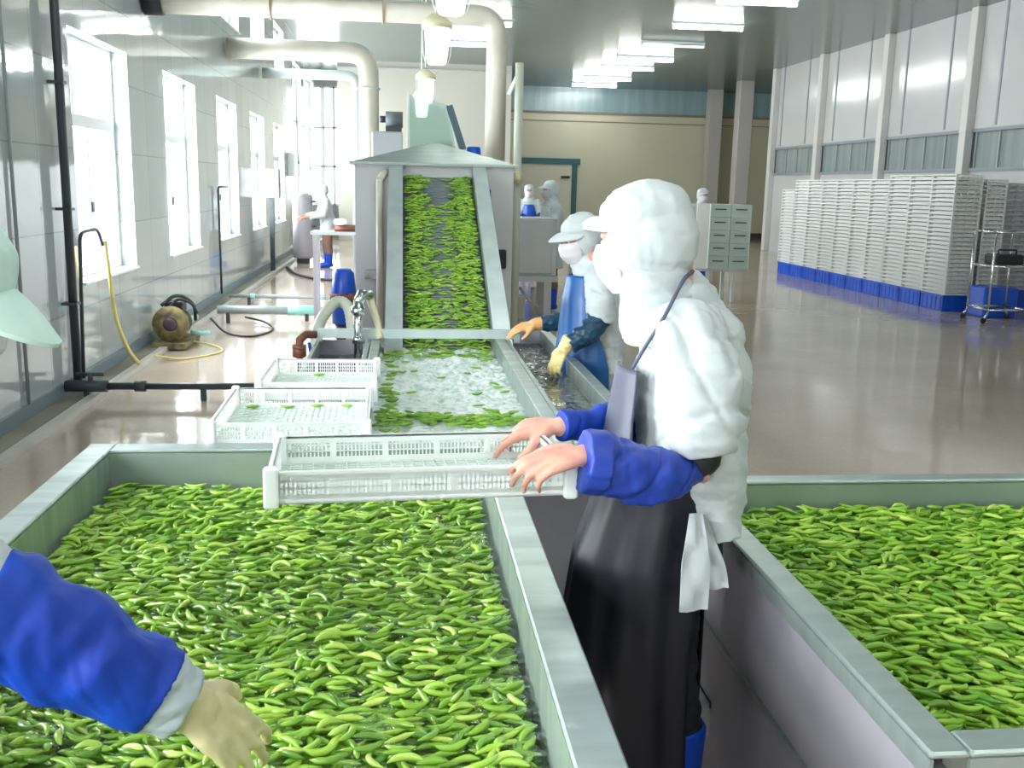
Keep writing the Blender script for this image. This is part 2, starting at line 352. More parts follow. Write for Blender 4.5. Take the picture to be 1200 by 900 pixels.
def window(n, y, x0, x1, ww, z0, z1, transom, label=None):
    """a white framed window in the left wall, looking out along -x"""
    e = thing('window_%d' % n, None, None, (XL - .17, y, z0), kind='structure'); h = z1 - z0; t = .05
    f = MB(); f.box((-.03, 0, 0), (.03, ww, t)); f.box((-.03, 0, h - t), (.03, ww, h)); f.box((-.03, 0, t), (.03, t, h - t)); f.box((-.03, ww - t, t), (.03, ww, h - t))
    if transom:
        zt = h * .66; f.box((-.03, t, zt - .05), (.035, ww - t, zt + .05))
        f.box((-.025, ww * .3 - .02, zt + .05), (.025, ww * .3 + .02, h - t))
        for q in (.07, ww * .5, ww - .1): f.box((-.025, q - .022, t), (.025, q + .022, zt - .05))
        f.box((-.02, t, t), (.03, ww - t, t + .05))
    else:
        f.box((-.025, ww * .5 - .025, t), (.025, ww * .5 + .025, h - t)); 
        if h > 2: 
            for q in (.3, .62): f.box((-.025, t, h * q - .03), (.025, ww - t, h * q + .03))
    f.build('window_frame', M['frame'], e)
    MB().box((-.004, t, t), (.004, ww - t, h - t)).build('pane', M['glass'], e)
    MB().box((-.08, .002, .001), (.2, ww - .002, .02)).build('window_sill', M['frame'], e)
    if transom: MB().bbox((.035, ww * .5 + .03, h * .3), (.02, .02, .09)).build('handle', M['dark_pipe'], e)
def daylight(y, ww, z0, z1, power, x=XL - WT - .02, rot=(0, -PI / 2, 0)):
    l = bpy.data.lights.new('daylight', 'AREA'); l.shape = 'RECTANGLE'; l.size = z1 - z0; l.size_y = ww; l.energy = power; l.color = (.95, .98, 1)
    o = bpy.data.objects.new('daylight', l); COL.objects.link(o); o.location = (x, y + ww / 2, (z0 + z1) / 2); o.rotation_euler = rot
    return o
DAY = 42.0   # W per square metre of window
for i, y in enumerate(WY):
    window(i + 1, y, 0, 0, WW, WZ0, WZ1, True); daylight(y, WW, WZ0, WZ1, DAY * WW * (WZ1 - WZ0))
for i, y in enumerate(UY):
    window(20 + i, y, 0, 0, 1.7, UZ0, UZ1, False); daylight(y, 1.7, UZ0, UZ1, DAY * 1.7 * .9 * .6)
for i, (y, ww) in enumerate(((24.3, 2.1), (27.0, 3.0))):
    window(25 + i, y, 0, 0, ww, 1.0, 4.4, False); daylight(y, ww, 1.0, 4.4, DAY * ww * 3.4 * .3)
e = thing('window_27', None, None, (-2.53, 33.05, .9), kind='structure')
f = MB()
for x in (0, .33, .66): f.box((x, 0, 0), (x + .06, .06, 3.7))
for z in (0, 1.2, 2.4, 3.64): f.box((0, 0, z), (.72, .06, z + .06))
f.build('window_frame', M['frame'], e); MB().box((.02, .02, .02), (.7, .03, 3.68)).build('pane', M['glass'], e)
d = daylight(33, .7, .9, 4.6, 40); d.location = (-2.18, 33.22, 2.75); d.rotation_euler = (-PI / 2, 0, 0); d.data.size = .7; d.data.size_y = 3.7
# baseboard, gutter and kerb along the left wall
struct('baseboard_left', MB().box((XL, Y0, 0), (XL + .03, YB - 2, .13)), mat('blue_grey_skirting', (112, 128, 134), .35))
struct('trim_7', MB().box((XL + .03, Y0, 0), (XL + .17, YB - 2, .035)), mat('gutter_cement', (158, 152, 132), .5, 0, c2=(126, 118, 104), ns=1.5))
struct('trim_8', MB().box((XL + .19, Y0, 0), (XL + .26, YB - 2, .045)), mat('white_kerb_edge', (206, 202, 192), .4, 0, c2=(188, 182, 172), ns=2))
# teal framed door in the back wall
e = thing('door_1', None, None, (4.0, YB - .08, 0), kind='structure')
f = MB(); f.box((-.1, -.05, 2.42), (2.1, .05, 2.62)); f.box((1.82, -.05, 0), (2.0, .05, 2.42)); f.box((-.1, -.05, 0), (.05, .05, 2.42)); f.build('door_frame', M['teal'], e)
MB().box((.05, 0, .02), (1.82, .06, 2.42)).build('door_panel', M['cream'], e); MB().box((1.45, -.05, 1.95), (1.75, 0, 2.03)).build('handle', M['black'], e)

# ---------------------------------------------------------------- lights the room has, and added tube lights out of view
def make_fixture(x, y, L=1.3, dim=False, label=None, grp=None):
    e = thing('fluorescent_light', label, 'ceiling light', (x, y, ZC), group=grp)
    h = MB(); h.bevbox((0, -.05, -.045), (L, .05, 0), .008); h.build('housing', M['fixture'], e)
    for q in (.02, L - .02): MB().box((q - .02, -.02, -.12), (q + .02, .02, -.045)).build('lamp_holder', M['fixture'], e)
    MB().tube([(.03, 0, -.1), (L - .03, 0, -.1)], .028, 10).build('tube', M['tube_dim'] if dim else M['tube'], e)
    return e
rowy = [18.0, 20.9, 23.6, 26.3, 28.4, 31.2, 33.3]
names = ['nearest', 'second nearest', 'third nearest', 'fourth', 'fifth', 'second farthest', 'farthest']
F0 = make_fixture(5.45, rowy[0], 1.5, label='bright ceiling tube light nearest the camera in the right row')
make_fixture(5.45, rowy[2], 1.5, True, 'dim ceiling tube light, third in the right row')
for i, y in enumerate(rowy):
    if i in (0, 2): continue
    dup(F0, (5.45, y, ZC), label='bright ceiling tube light, %s in the right row counting from camera' % names[i])
dup(F0, (.75, 21.6, ZC), label='bright ceiling tube light half hidden behind the white pipe, top centre')
dup(F0, (.75, 24.8, ZC), label='bright ceiling tube light just left of the pipe elbow')
for i, (x, y) in enumerate([(5.45, 15.2), (.75, 17.0), (.75, 12.5), (.75, 8.0), (.75, 4.2), (.75, .5), (.75, -3), (3.4, 2.0), (3.4, -2), (-1.9, -1.5), (1.6, -1.2), (5.45, -1), (-1.9, 2.2)]):  # unseen fixtures added to brighten the foreground
    dup(F0, (x, y, ZC), label='added ceiling tube light out of view, for light on the near tanks', group='added ceiling lights out of view')
def pendant(y, label):
    p = P(512, 50, 9.5); x = p.x; z = p.z
    e = thing('pendant_lamp', label, 'pendant lamp', (x, y, z))
    MB().tube([(0, 0, .2), (0, 0, ZC - z)], .012, 8).build('hanging_rod', M['fixture'], e)
    MB().lathe((0, 0, .12), [(.05, .13), (.09, .1), (.135, .05), (.14, 0)], 20).build('lamp_cap', M['lamp_cap'], e)
    MB().lathe((0, 0, -.19), [(.072, 0), (.084, .01), (.1, .1), (.108, .22), (.11, .31)], 20).build('lamp_glass', M['lamp_glass'], e)
    g = MB()
    for k in range(6):
        a = k * PI / 3; g.tube([(.137 * math.cos(a), .137 * math.sin(a), .12), (.124 * math.cos(a), .124 * math.sin(a), -.1), (.1 * math.cos(a), .1 * math.sin(a), -.19)], .004, 5)
    g.build('wire_guard', M['fixture'], e)
pendant(6.75, 'glowing pendant lamp cut off by the top edge of the photo')
pendant(9.5, 'largest fully visible glowing pendant lamp above the conveyor')
pendant(14.0, 'middle glowing pendant lamp hanging below the larger one')
pendant(16.9, 'smallest and lowest glowing pendant lamp over the machine roof')
wd = bpy.data.worlds.new('overcast_sky'); SC.world = wd; wd.use_nodes = True
wd.node_tree.nodes['Background'].inputs[0].default_value = (.93, .97, 1, 1); wd.node_tree.nodes['Background'].inputs[1].default_value = 1.5
def V_(*a): return Vector(a)
# ---------------------------------------------------------------- steel wash tanks
def tank(name, label, x0, x1, y0, y1, rim, zr, lean=0, feet=True):
    e = thing(name, label, 'wash tank', (x0, y0, 0)); W, D = x1 - x0, y1 - y0; t = .012; zb = .42
    for nm, a, b in (('side_panel', (-t, -t, zb), (0, D + t, zr)), ('side_panel', (W, -t, zb), (W + t, D + t, zr)), ('end_panel', (0, -t, zb), (W, 0, zr)), ('end_panel', (0, D, zb), (W, D + t, zr))):
        MB().box(a, b).build(nm, M['steel'], e)
    MB().box((0, 0, zb), (W, D, zb + .01)).build('bottom_panel', M['steel_dark'], e)
    # folded rim: flat flange with a small lip down its outer edge
    def flange(a, b, lip):
        m = MB(); m.bevbox(a, b, .004); m.box(*lip); m.build('rim', M['steel'], e)
    r = rim
    flange((-r, -r, zr), (0, D + r, zr + .012), ((-r, -r, zr - .035), (-r + .006, D + r, zr)))
    flange((W, -r, zr), (W + r, D + r, zr + .012), ((W + r - .006, -r, zr - .035), (W + r, D + r, zr)))
    flange((0, -r, zr), (W, 0, zr + .012), ((0, -r, zr - .035), (W, -r + .006, zr)))
    flange((0, D, zr), (W, D + r, zr + .012), ((0, D + r - .006, zr - .035), (W, D + r, zr)))
    for x in (.03, W - .03):
        for y in (.05, D - .05): MB().tube([(x, y, 0), (x, y, zb)], .025, 10).build('leg', M['steel_dark'], e)
    return e
LT = tank('wash_tank', 'large open steel tank full of green pods, in front of the camera', -.90, .25, .72, 3.10, .08, .81)
RT = tank('wash_tank', 'open steel tank of green pods to the right of the apron worker', .86, 2.45, 1.36, 2.70, .065, .81)
# the deep outer skirt of the right tank that faces the aisle, with its bracket
MB().box((-.045, -.05, .02), (-.02, 1.38, .78)).build('outer_skirt', M['steel_dark'], RT)
m = MB(); m.box((-.075, 1.0, .30), (-.045, 1.12, .315)); m.box((-.05, 1.0, .22), (-.045, 1.12, .315)); m.build('bracket', M['steel_pale'], RT)
m = MB(); m.box((-.052, -.05, .5), (-.045, 1.38, .51)); m.build('seam', M['steel'], RT)

# ---------------------------------------------------------------- the flume, the side troughs and the inclined conveyor
e = thing('flume', 'long narrow steel flume of foaming water leading to the conveyor', 'flume', (-.13, 3.14, 0)); D = 2.85; W = .66
for x in (-.035, W): 
    m = MB(); m.box((x, 0, .3), (x + .035, D, .78)); m.build('side_panel', M['steel'], e)
    m = MB(); m.bevbox((x - .006, 0, .78), (x + (.041 if x < 0 else .052), D, .792), .003); m.build('rim', M['steel_bright'] if 0 else M['steel'], e)
MB().box((0, 0, .3), (W, .012, .72)).build('end_panel', M['steel_dark'], e)
MB().box((0, 0, .3), (W, D, .31)).build('bottom_panel', M['steel_dark'], e)
for x in (0, W):
    for y in (.1, D - .1): MB().box((x - .02, y - .02, 0), (x + .02, y + .02, .3)).build('leg', M['steel_dark'], e)
FL = e
def trough(label, x0, x1, y0, y1, zr=.78, zb=.45):
    e = thing('side_trough', label, 'trough', (x0, y0, 0)); W, D = x1 - x0, y1 - y0; t = .02
    MB().box((-t, 0, zb), (0, D, zr)).build('side_panel', M['steel'], e); MB().box((W, 0, zb), (W + t, D, zr)).build('side_panel', M['steel'], e)
    MB().box((-t, -.01, zb), (W + t, 0, zr)).build('end_panel', M['steel_dark'], e); MB().box((-t, D, zb), (W + t, D + .01, zr)).build('end_panel', M['steel_dark'], e)
    MB().box((0, 0, zb), (W, D, zb + .01)).build('bottom_panel', M['steel_dark'], e)
    m = MB(); m.bevbox((-t + .004, -.01, zr), (.005, D, zr + .010), .003); m.build('rim', M['steel'], e)
    m = MB(); m.bevbox((W - .005, -.01, zr), (W + t + (.03 if x0 > 0 else .002), D, zr + .010), .003); m.build('rim', M['steel'], e)
    for x in (0, W):
        for y in (.06, D - .06): MB().box((x - .02, y - .02, 0), (x + .02, y + .02, zb)).build('leg', M['steel_dark'], e)
    return e
trough('short steel trough of dark water left of the flume', -.46, -.20, 4.15, 5.62)
RTR = trough('steel trough of dark water right of the flume, before the blue apron worker', .60, .84, 3.18, 6.05)
# shield panel closing the far end of the aisle
m = MB(); m.box((.345, 3.12, .02), (.83, 3.14, .76)); m.box((.345, 3.10, .74), (.83, 3.15, .765)); 
tag(m.build('splash_panel', M['steel_dark']), 'dark grey steel panel across the aisle behind the navy apron', 'steel panel')

def water_mat(name, dark, light, rough, dist, sc, lo=.45, hi=.6, stretch=(1, 1, 1)):
    m = mat(name, dark, rough, 0, c2=light, ns=sc, spec=.6, stretch=stretch, detail=6)
    nt = m.node_tree; b = nt.nodes['Principled BSDF']
    cr = [n for n in nt.nodes if n.type == 'VALTORGB'][0]; cr.color_ramp.elements[0].position = lo; cr.color_ramp.elements[1].position = hi
    n = nt.nodes.new('ShaderNodeTexNoise'); n.inputs['Scale'].default_value = sc * .8; n.inputs['Detail'].default_value = 4; bp = nt.nodes.new('ShaderNodeBump'); bp.inputs['Strength'].default_value = 1; bp.inputs['Distance'].default_value = dist
    mp = [x for x in nt.nodes if x.type == 'MAPPING'][0]
    nt.links.new(mp.outputs[0], n.inputs['Vector']); nt.links.new(n.outputs['Fac'], bp.inputs['Height']); nt.links.new(bp.outputs[0], b.inputs['Normal']); return m
M['foam'] = water_mat('foaming_water', (176, 202, 190), (244, 250, 248), .45, .02, 26, .32, .56)
M['dark_water'] = water_mat('dark_rippled_water', (50, 56, 58), (150, 158, 158), .12, .012, 16, .52, .78)
def water_sheet(name, x0, x1, y0, y1, z, nx, ny, amp, mt, label, f=1.0, calm=None):
    xs = np.linspace(x0, x1, nx); ys = np.linspace(y0, y1, ny); rows = []
    for y in ys:
        r = []
        for x in xs:
            a = amp * (calm(y) if calm else 1)
            h = noise.noise(Vector((x * 9 * f, y * 7 * f, 1.3))) + .6 * noise.noise(Vector((x * 23 * f, y * 19 * f, 4))) + .35 * noise.noise(Vector((x * 55 * f, y * 50 * f, 7)))
            r.append((x, y, z + a * h))
        rows.append(r)
    o = MB().grid(rows).build(name, mt); return tag(o, label, 'water', kind='stuff')
water_sheet('foaming_water', -.13, .53, 3.16, 5.97, .685, 90, 300, .022, M['foam'], 'white foaming water churning in the flume', 1.0, lambda y: 1.0 if y > 4.4 else .45)
water_sheet('dark_water', -.46, -.20, 4.16, 5.6, .70, 30, 110, .006, M['dark_water'], 'dark glinting water in the short trough on the left')
water_sheet('dark_water', .60, .84, 3.19, 6.04, .70, 30, 200, .006, M['dark_water'], 'dark glinting water in the right hand trough')
# cross bar
m = MB(); m.box((-.47, 5.56, .80), (.66, 5.585, .845)); m.box((-.47, 5.56, .845), (.66, 5.60, .85)); 
for x in (-.46, .645): m.box((x - .015, 5.555, .78), (x + .015, 5.59, .80))
tag(m.build('cross_bar', M['rail']), 'flat steel bar laid across flume and trough in front of the conveyor', 'bar')

# conveyor: belt plane from (y 5.75, z .60) up to (y 8.0, z 1.70)
CY0, CZ0, CY1, CZ1 = 5.72, .60, 8.0, 1.70
cl = math.hypot(CY1 - CY0, CZ1 - CZ0); cu = Vector((0, (CY1 - CY0) / cl, (CZ1 - CZ0) / cl)); cn = Vector((0, -cu.z, cu.y))
def on_belt(x, s, h=0): return Vector((x, CY0, CZ0)) + cu * s + cn * h
CV = thing('inclined_conveyor', 'steep narrow conveyor carrying green pods up into the steel machine', 'conveyor', (.27, CY0, 0))
def B(mb, name, m): 
    o = mb.build(name, m, CV); recenter(o, (.27, CY0, 0)); o.location = (0, 0, 0); return o
def slab(x0, x1, h0, h1, s0=0, s1=cl):
    return [on_belt(x0, s0, h0), on_belt(x1, s0, h0), on_belt(x1, s0, h1), on_belt(x0, s0, h1), on_belt(x0, s1, h0), on_belt(x1, s1, h0), on_belt(x1, s1, h1), on_belt(x0, s1, h1)]
b = MB(); b.hexa(slab(.0, .54, -.03, -.004))
for k in range(88):
    s = k * cl / 88 + .01; b.tube([on_belt(.0, s, -.002), on_belt(.54, s, -.002)], .008, 6)
B(b, 'belt', mat('grey_belt_rods', (120, 128, 134), .35, .4))
for (x0, x1) in ((-.035, 0.0), (.54, .575)):
    m = MB(); m.hexa(slab(x0, x1, -.12, .10, -.05, cl)); B(m, 'side_rail', M['rail'])
for (x0, x1) in ((-.105, -.035), (.575, .645)):
    m = MB(); m.hexa(slab(x0, x1, .085, .10, -.05, cl)); m.hexa(slab(x0 if x0 < 0 else x1 - .01, x0 + .01 if x0 < 0 else x1, -.1, .085, -.05, cl)); B(m, 'rail_flange', M['rail'])
for x in (-.09, .63):
    for s in (.9, 1.9):
        q = on_belt(x, s, 0); m = MB().box((x - .02, q.y - .02, 0), (x + .02, q.y + .02, q.z)); B(m, 'leg', M['steel_dark'])

# the steel machine (cooler tunnel) behind the conveyor
MC = thing('washing_machine_housing', 'tall grey steel machine housing with low peaked roof behind the conveyor', 'machine', (.25, 8.0, 0))
m = MB(); m.box((-.62, 0, 0), (-.30, .03, 1.79)); m.box((.34, 0, 0), (.62, .03, 1.79)); m.box((-.30, 0, 1.70), (.34, .03, 1.79)); m.box((-.30, .0, 0), (.34, .03, 1.1)); m.build('front_panel', M['steel_pale'], MC)
m = MB(); m.box((-.62, .03, 0), (-.60, 8.2, 1.79)); m.build('side_panel', M['steel_pale'], MC); m = MB(); m.box((.60, .03, 0), (.62, 8.2, 1.79)); m.build('side_panel', M['steel_pale'], MC)
m = MB(); m.box((-.6, 8.17, 0), (.6, 8.2, 1.79)); m.build('rear_panel', M['steel_pale'], MC)
m = MB()
m.hexa([(-.66, -.05, 1.79), (.66, -.05, 1.79), (.66, 8.25, 1.79), (-.66, 8.25, 1.79), (-.66, -.05, 1.81), (.66, -.05, 1.81), (.66, 8.25, 1.81), (-.66, 8.25, 1.81)])
m.add([(-.64, -.03, 1.81), (.64, -.03, 1.81), (.64, 3.0, 1.81), (-.64, 3.0, 1.81), (-.02, .7, 1.99), (.06, .7, 1.99), (.06, 2.4, 1.99), (-.02, 2.4, 1.99)],
      [(0, 1, 5, 4), (1, 2, 6, 5), (2, 3, 7, 6), (3, 0, 4, 7), (4, 5, 6, 7)])
m.build('roof', M['steel'], MC)
m = MB(); m.bevbox((-.55, -.04, .90), (-.40, 0, .98), .006); m.build('bracket', M['steel_bright'], MC)
m = MB(); m.tube([(-.43, -.06, .52), (-.43, -.06, 1.68)], .026, 12); m.tube([(-.43, -.06, 1.68), (-.38, -.03, 1.74)], .026, 10); m.box((-.45, -.06, 1.2), (-.41, 0, 1.22)); m.build('drain_pipe', M['white_pipe'], MC)
m = MB(); m.bevbox((.40, -.025, 1.35), (.44, 0, 1.62), .005); m.build('blue_strip', M['blue'], MC)
m = MB(); m.bevbox((.5, -.06, 1.0), (.57, 0, 1.15), .008); m.build('switch_box', M['black'], MC)

# things standing on the machine roof
def topz(): return 1.815
o = MB(); o.bevbox((0, 0, 0), (.27, .3, .27), .012); o = o.build('junction_box', mat('pale_grey_box', (196, 198, 206), .5), loc=(-.27, 9.0, 1.82)); tag(o, 'pale grey box on the left of the machine roof', 'box')
e = thing('gear_motor', 'small dark motor sitting on the pale grey roof box', 'motor', (-.13, 9.15, 2.09))
MB().tube([(-.02, 0, .11), (.13, 0, .11)], .07, 14).build('body', mat('grey_motor', (112, 118, 122), .5), e); MB().box((-.02, -.05, 0), (.12, .05, .05)).build('foot', M['dark_pipe'], e); MB().tube([(-.07, 0, .11), (-.02, 0, .11)], .03, 10).build('shaft', M['dark_pipe'], e)
e = thing('spray_screen', 'greenish translucent screen box with slanted dark edge on machine roof', 'screen', (.04, 9.2, 1.82))
MB().box((0, 0, 0), (.012, .4, .64)).build('post_panel', M['rail'], e)
m = MB(); m.add([(.02, 0, 0), (.46, 0, 0), (.36, 0, .52), (.02, 0, .60)], [(0, 1, 2, 3)]); m.build('screen_panel', M['curtain'], e)
m = MB(); m.add([(.02, .4, 0), (.46, .4, 0), (.36, .4, .52), (.02, .4, .60)], [(0, 1, 2, 3)]); m.build('screen_panel', M['curtain'], e)
m = MB(); m.bar((.37, .02, .52), (.50, .02, .14), .06, .04, up=(0, 1, 0)); m.build('slanted_chute', mat('slate_blue_chute', (84, 108, 122), .5), e)
m = MB(); m.bevbox((.24, .1, .02), (.40, .3, .22), .01); m.build('inner_box', M['plastic_green'], e)
e = thing('detergent_tub', 'small blue and white tub near the right end of the machine roof', 'tub', (.62, 9.0, 1.81))
MB().lathe((0, 0, 0), [(.04, 0), (.05, .005), (.055, .09)], 16).build('body', M['plastic_white'], e); MB().lathe((0, 0, .09), [(.062, 0), (.064, .01), (.062, .07), (.05, .08)], 16).build('lid', M['blue'], e)

# ---------------------------------------------------------------- overhead and floor pipes
def pipe_run(label, pts, r, mt, name='overhead_pipe', cat='pipe', flange=None, bend=.22):
    """straight runs with rounded elbows"""
    e = thing(name, label, cat, pts[0]); o = Vector(pts[0]); pts = [Vector(p) - o for p in pts]; path = [pts[0]]
    for i in range(1, len(pts) - 1):
        a, b, c = pts[i - 1], pts[i], pts[i + 1]; u = (a - b).normalized(); v = (c - b).normalized(); d = min(bend, (a - b).length * .45, (c - b).length * .45)
        for k in range(9):
            t = k / 8; path.append((b + u * d) * (1 - t) ** 2 + b * 2 * t * (1 - t) + (b + v * d) * t * t)
    path.append(pts[-1]); MB().tube(path, r, 20).build('pipe', mt, e)
    for q, d, col in (flange or []):
        q = Vector(q) - o; d = Vector(d); MB().tube([q - d, q + d], r * 1.18, 20).build('collar', col, e)
    return e
y = 10.6; a = P(190, 11, y); b = P(583, 11, y); c = P(586, 184, y)
z_ = (a.z + b.z) / 2
pipe_run('white overhead pipe running from the wall to an elbow, nearest and longest', [(-2.5, y, z_), (b.x, y, z_), (b.x, y, 1.83)], .105, M['white_pipe'], flange=[((-2.42, y, z_), (.09, 0, 0), M['black']), ((b.x, y, 1.86), (0, 0, .03), M['lamp_cap'])] + [((x, y, z_), (.006, 0, 0), mat('rusty_joint', (190, 160, 130), .6)) for x in (-1.3, -.2)])
y = 15.3; b = P(432, 62, y)
pipe_run('white overhead pipe with elbow left of the machine, behind the nearest one', [(-2.5, y, b.z), (b.x, y, b.z), (b.x, y, 1.83)], .145, M['white_pipe'], bend=.3, flange=[((b.x, y, b.z - .5), (0, 0, .01), M['fixture'])])
y = 19.0; b = P(418, 89, y)
pipe_run('thin grey overhead pipe farthest back, below the second white pipe', [(-2.5, y, b.z), (b.x, y, b.z), (b.x, y, 0)], .09, M['fixture'])
y = 10.2; a = P(609, 74, y); b = P(607, 196, y)
e = pipe_run('thin pale standing pipe right of the large white elbow', [(a.x, y, a.z), (a.x, y, .0)], .042, mat('pale_thin_pipe', (196, 200, 186), .5), name='vent_pipe')
MB().tube([(-.02, 0, -.12), (-.10, 0, -.3)], .02, 8).build('bracket', M['plastic_white'], e); MB().tube([(0, -.06, -1.16), (0, -.06, -1.05)], .04, 10).build('valve', M['lamp_cap'], e)
# standing pipes on the left wall
e = pipe_run('dark vertical pipe on the tiled wall, nearest the left edge', [(-2.46, 7.78, .1), (-2.46, 7.78, 4.99)], .032, M['dark_pipe'], name='wall_pipe')
for z in (.6, 1.3, 2.2, 3.0): MB().box((-.07, -.05, z), (.04, .05, z + .02)).build('clamp', M['dark_pipe'], e)
e = pipe_run('thin dark pipe on the wall beside the first window, hose hooked over it', [(-2.48, 7.98, .1), (-2.48, 8.1, 1.22), (-2.44, 8.42, 1.24), (-2.43, 8.5, 1.1)], .014, M['dark_pipe'], name='wall_pipe', bend=.08)
e = pipe_run('thin grey conduit on the tiled wall left of the dark pipe', [(-2.51, 6.9, .1), (-2.51, 6.9, 4.99)], .012, M['grey_pipe'], name='wall_pipe')
o = MB(); o.tube(curve_pts([(-2.41, 8.50, 1.14), (-2.40, 8.56, .8), (-2.39, 8.62, .5), (-2.34, 8.74, .22), (-2.28, 8.85, .06)]), .017, 10); tag(o.build('yellow_hose', M['yellow_hose']), 'yellow hose hanging down the wall below the first window', 'hose')
pipe_run('thin dark pipe between the second and third windows', [(-2.49, 14.15, .1), (-2.49, 14.15, 1.55), (-2.4, 14.35, 1.55)], .015, M['dark_pipe'], name='wall_pipe', bend=.05)
# floor pipes
e = pipe_run('dark iron pipe across the floor nearest the camera, with valve at the wall', [(-2.42, 7.62, .11), (-.95, 7.62, .11), (-.62, 7.55, .11)], .027, M['dark_pipe'], name='floor_pipe', bend=.05)
m = MB(); m.tube([(-.08, 0, 0), (.22, 0, 0)], .045, 12); m.tube([(.1, 0, 0), (.1, 0, .1)], .02, 8); m.tube([(.0, 0, .09), (.2, 0, .09)], .014, 8); m.build('valve', M['dark_pipe'], e); MB().tube([(.42, 0, 0), (.5, 0, 0)], .042, 12).build('coupling', M['dark_pipe'], e)
MB().box((.05, -.02, -.11), (.09, .02, 0)).build('support', M['dark_pipe'], e); MB().box((.9, -.02, -.11), (.94, .02, 0)).build('support', M['dark_pipe'], e)
e = pipe_run('thick grey pipe across the floor, running out from the rusty pump', [(-2.15, 11.9, .16), (-.95, 12.0, .14)], .05, M['grey_pipe'], name='floor_pipe')
m = MB(); m.tube([(.8, .07, -.01), (1.15, .1, -.015)], .062, 12); m.build('film_wrap', M['mint_tie'], e); MB().box((.1, -.03, -.16), (.14, .03, -.03)).build('support', M['dark_pipe'], e); MB().box((1.0, .04, -.14), (1.04, .12, -.03)).build('support', M['dark_pipe'], e)
e = pipe_run('thin grey pipe across the floor behind the thick grey one', [(-2.3, 13.6, .13), (-1.0, 13.6, .12), (-.8, 13.6, .12)], .024, M['grey_pipe'], name='floor_pipe')
for x in (.28, 1.2): MB().tube([(x, 0, 0), (x + .06, 0, 0)], .035, 10).build('film_tie', M['mint_tie'], e); m = MB().box((x - .04, -.015, -.12), (x, .015, -.02)).build('support', M['dark_pipe'], e)
o = MB(); o.tube(curve_pts([(-2.2, 19.5, .03), (-1.9, 18.2, .02), (-1.5, 17.4, .02), (-1.0, 17.0, .02), (-.75, 17.0, .02)]), .03, 8); tag(o.build('floor_hose', M['black']), 'dark hose lying across the far floor left of the machine', 'hose')
o = MB(); o.tube(curve_pts([(-2.1, 11.2, .15), (-1.9, 11.0, .02), (-1.6, 10.8, .012), (-1.45, 11.3, .012), (-1.6, 11.8, .03), (-1.85, 12.0, .06)]), .012, 8); tag(o.build('power_cable', M['black']), 'black cable looping over the floor beside the rusty pump', 'cable')
o = MB(); o.tube(curve_pts([(-2.26, 9.3, .055), (-2.0, 9.4, .012), (-1.75, 9.8, .012), (-1.9, 10.2, .012), (-2.2, 10.3, .05)]), .009, 8); tag(o.build('thin_hose', M['yellow_hose']), 'thin pale hose curling on the floor in front of the pump', 'hose')
# pump at the wall
e = thing('water_pump', 'rusty belt driven pump and motor at the foot of the tiled wall', 'pump', (-2.26, 10.2, 0)); rust = mat('rusty_yellow_iron', (150, 138, 84), .6, .2, c2=(84, 70, 60), ns=12)
m = MB(); m.box((-.16, -.32, .02), (.16, .4, .07)); m.box((-.16, -.3, .0), (-.1, -.2, .02)); m.box((.1, .3, 0), (.16, .38, .02)); m.build('base_frame', rust, e)
m = MB(); m.lathe((0, -.22, .25), [(.06, 0), (.17, .005), (.175, .02), (.155, .03), (.155, .045), (.175, .055), (.17, .07), (.06, .075)], 26, 'y'); m.build('pulley_wheel', rust, e)
m = MB(); m.lathe((0, -.245, .25), [(.03, 0), (.065, .005), (.07, .02)], 18, 'y'); m.build('hub', mat('dark_purple_hub', (74, 52, 66), .5), e)
m = MB(); m.lathe((0, -.1, .23), [(.06, 0), (.12, .02), (.125, .12), (.12, .24), (.1, .28), (.05, .3)], 20, 'y')
for k in range(7): m.lathe((0, -.06 + k * .035, .23), [(.135, 0), (.135, .012)], 20, 'y')
m.build('motor_body', mat('worn_pump_body', (120, 112, 96), .6, .2, c2=(60, 58, 60), ns=14), e)
m = MB(); m.bevbox((-.1, .0, .34), (.08, .2, .44), .012); m.tube(curve_pts([(-.1, -.1, .42), (0, 0, .5), (.08, .15, .47), (.12, .35, .36), (.1, .5, .2)]), .018, 8); m.tube(curve_pts([(-.06, -.12, .36), (.04, -.04, .47), (.14, .1, .42), (.16, .3, .3)]), .014, 8); m.build('terminal_box', M['black'], e)
m = MB(); m.tube([(.02, .28, .2), (.02, .6, .18), (.02, .9, .17)], .04, 12); m.build('outlet_pipe', M['grey_pipe'], e)
m = MB(); m.tube([(.12, .15, .12), (.22, .2, .1), (.26, .35, .09)], .022, 8); m.build('film_tie', M['mint_tie'], e)
# hose, valve and pump left of the conveyor
e = thing('ribbed_hose', 'thick pale ribbed hose arching beside the blue pump', 'hose', (-.5, 6.6, 0)); pts = curve_pts([V_(P(371, 395, 6.3).x - .12, 6.3, .03), V_(P(371, 395, 6.3).x - .03, 6.3, .4), P(371, 395, 6.3), P(378, 372, 6.4), P(394, 354, 6.5), P(408, 360, 6.5), P(413, 388, 6.45), P(412, 400, 6.4)], 12)
m = MB(); m.tube([p - Vector((-.5, 6.6, 0)) for p in pts], [.038 if i % 2 else .034 for i in range(len(pts))], 12); m.build('hose', M['hose'], e)
e = thing('brass_valve', 'rusty brown valve on a stub pipe outside the left trough', 'valve', (-.6, 5.4, 0)); p0 = Vector((-.6, 5.4, 0))
def rel(px, py, y): return P(px, py, y) - p0
m = MB(); m.tube([rel(372, 392, 5.6), rel(358, 392, 5.5), rel(352, 398, 5.4)], .022, 10); m.tube([rel(351, 396, 5.4), rel(351, 424, 5.4)], .02, 10); m.build('pipe', M['brown'], e)
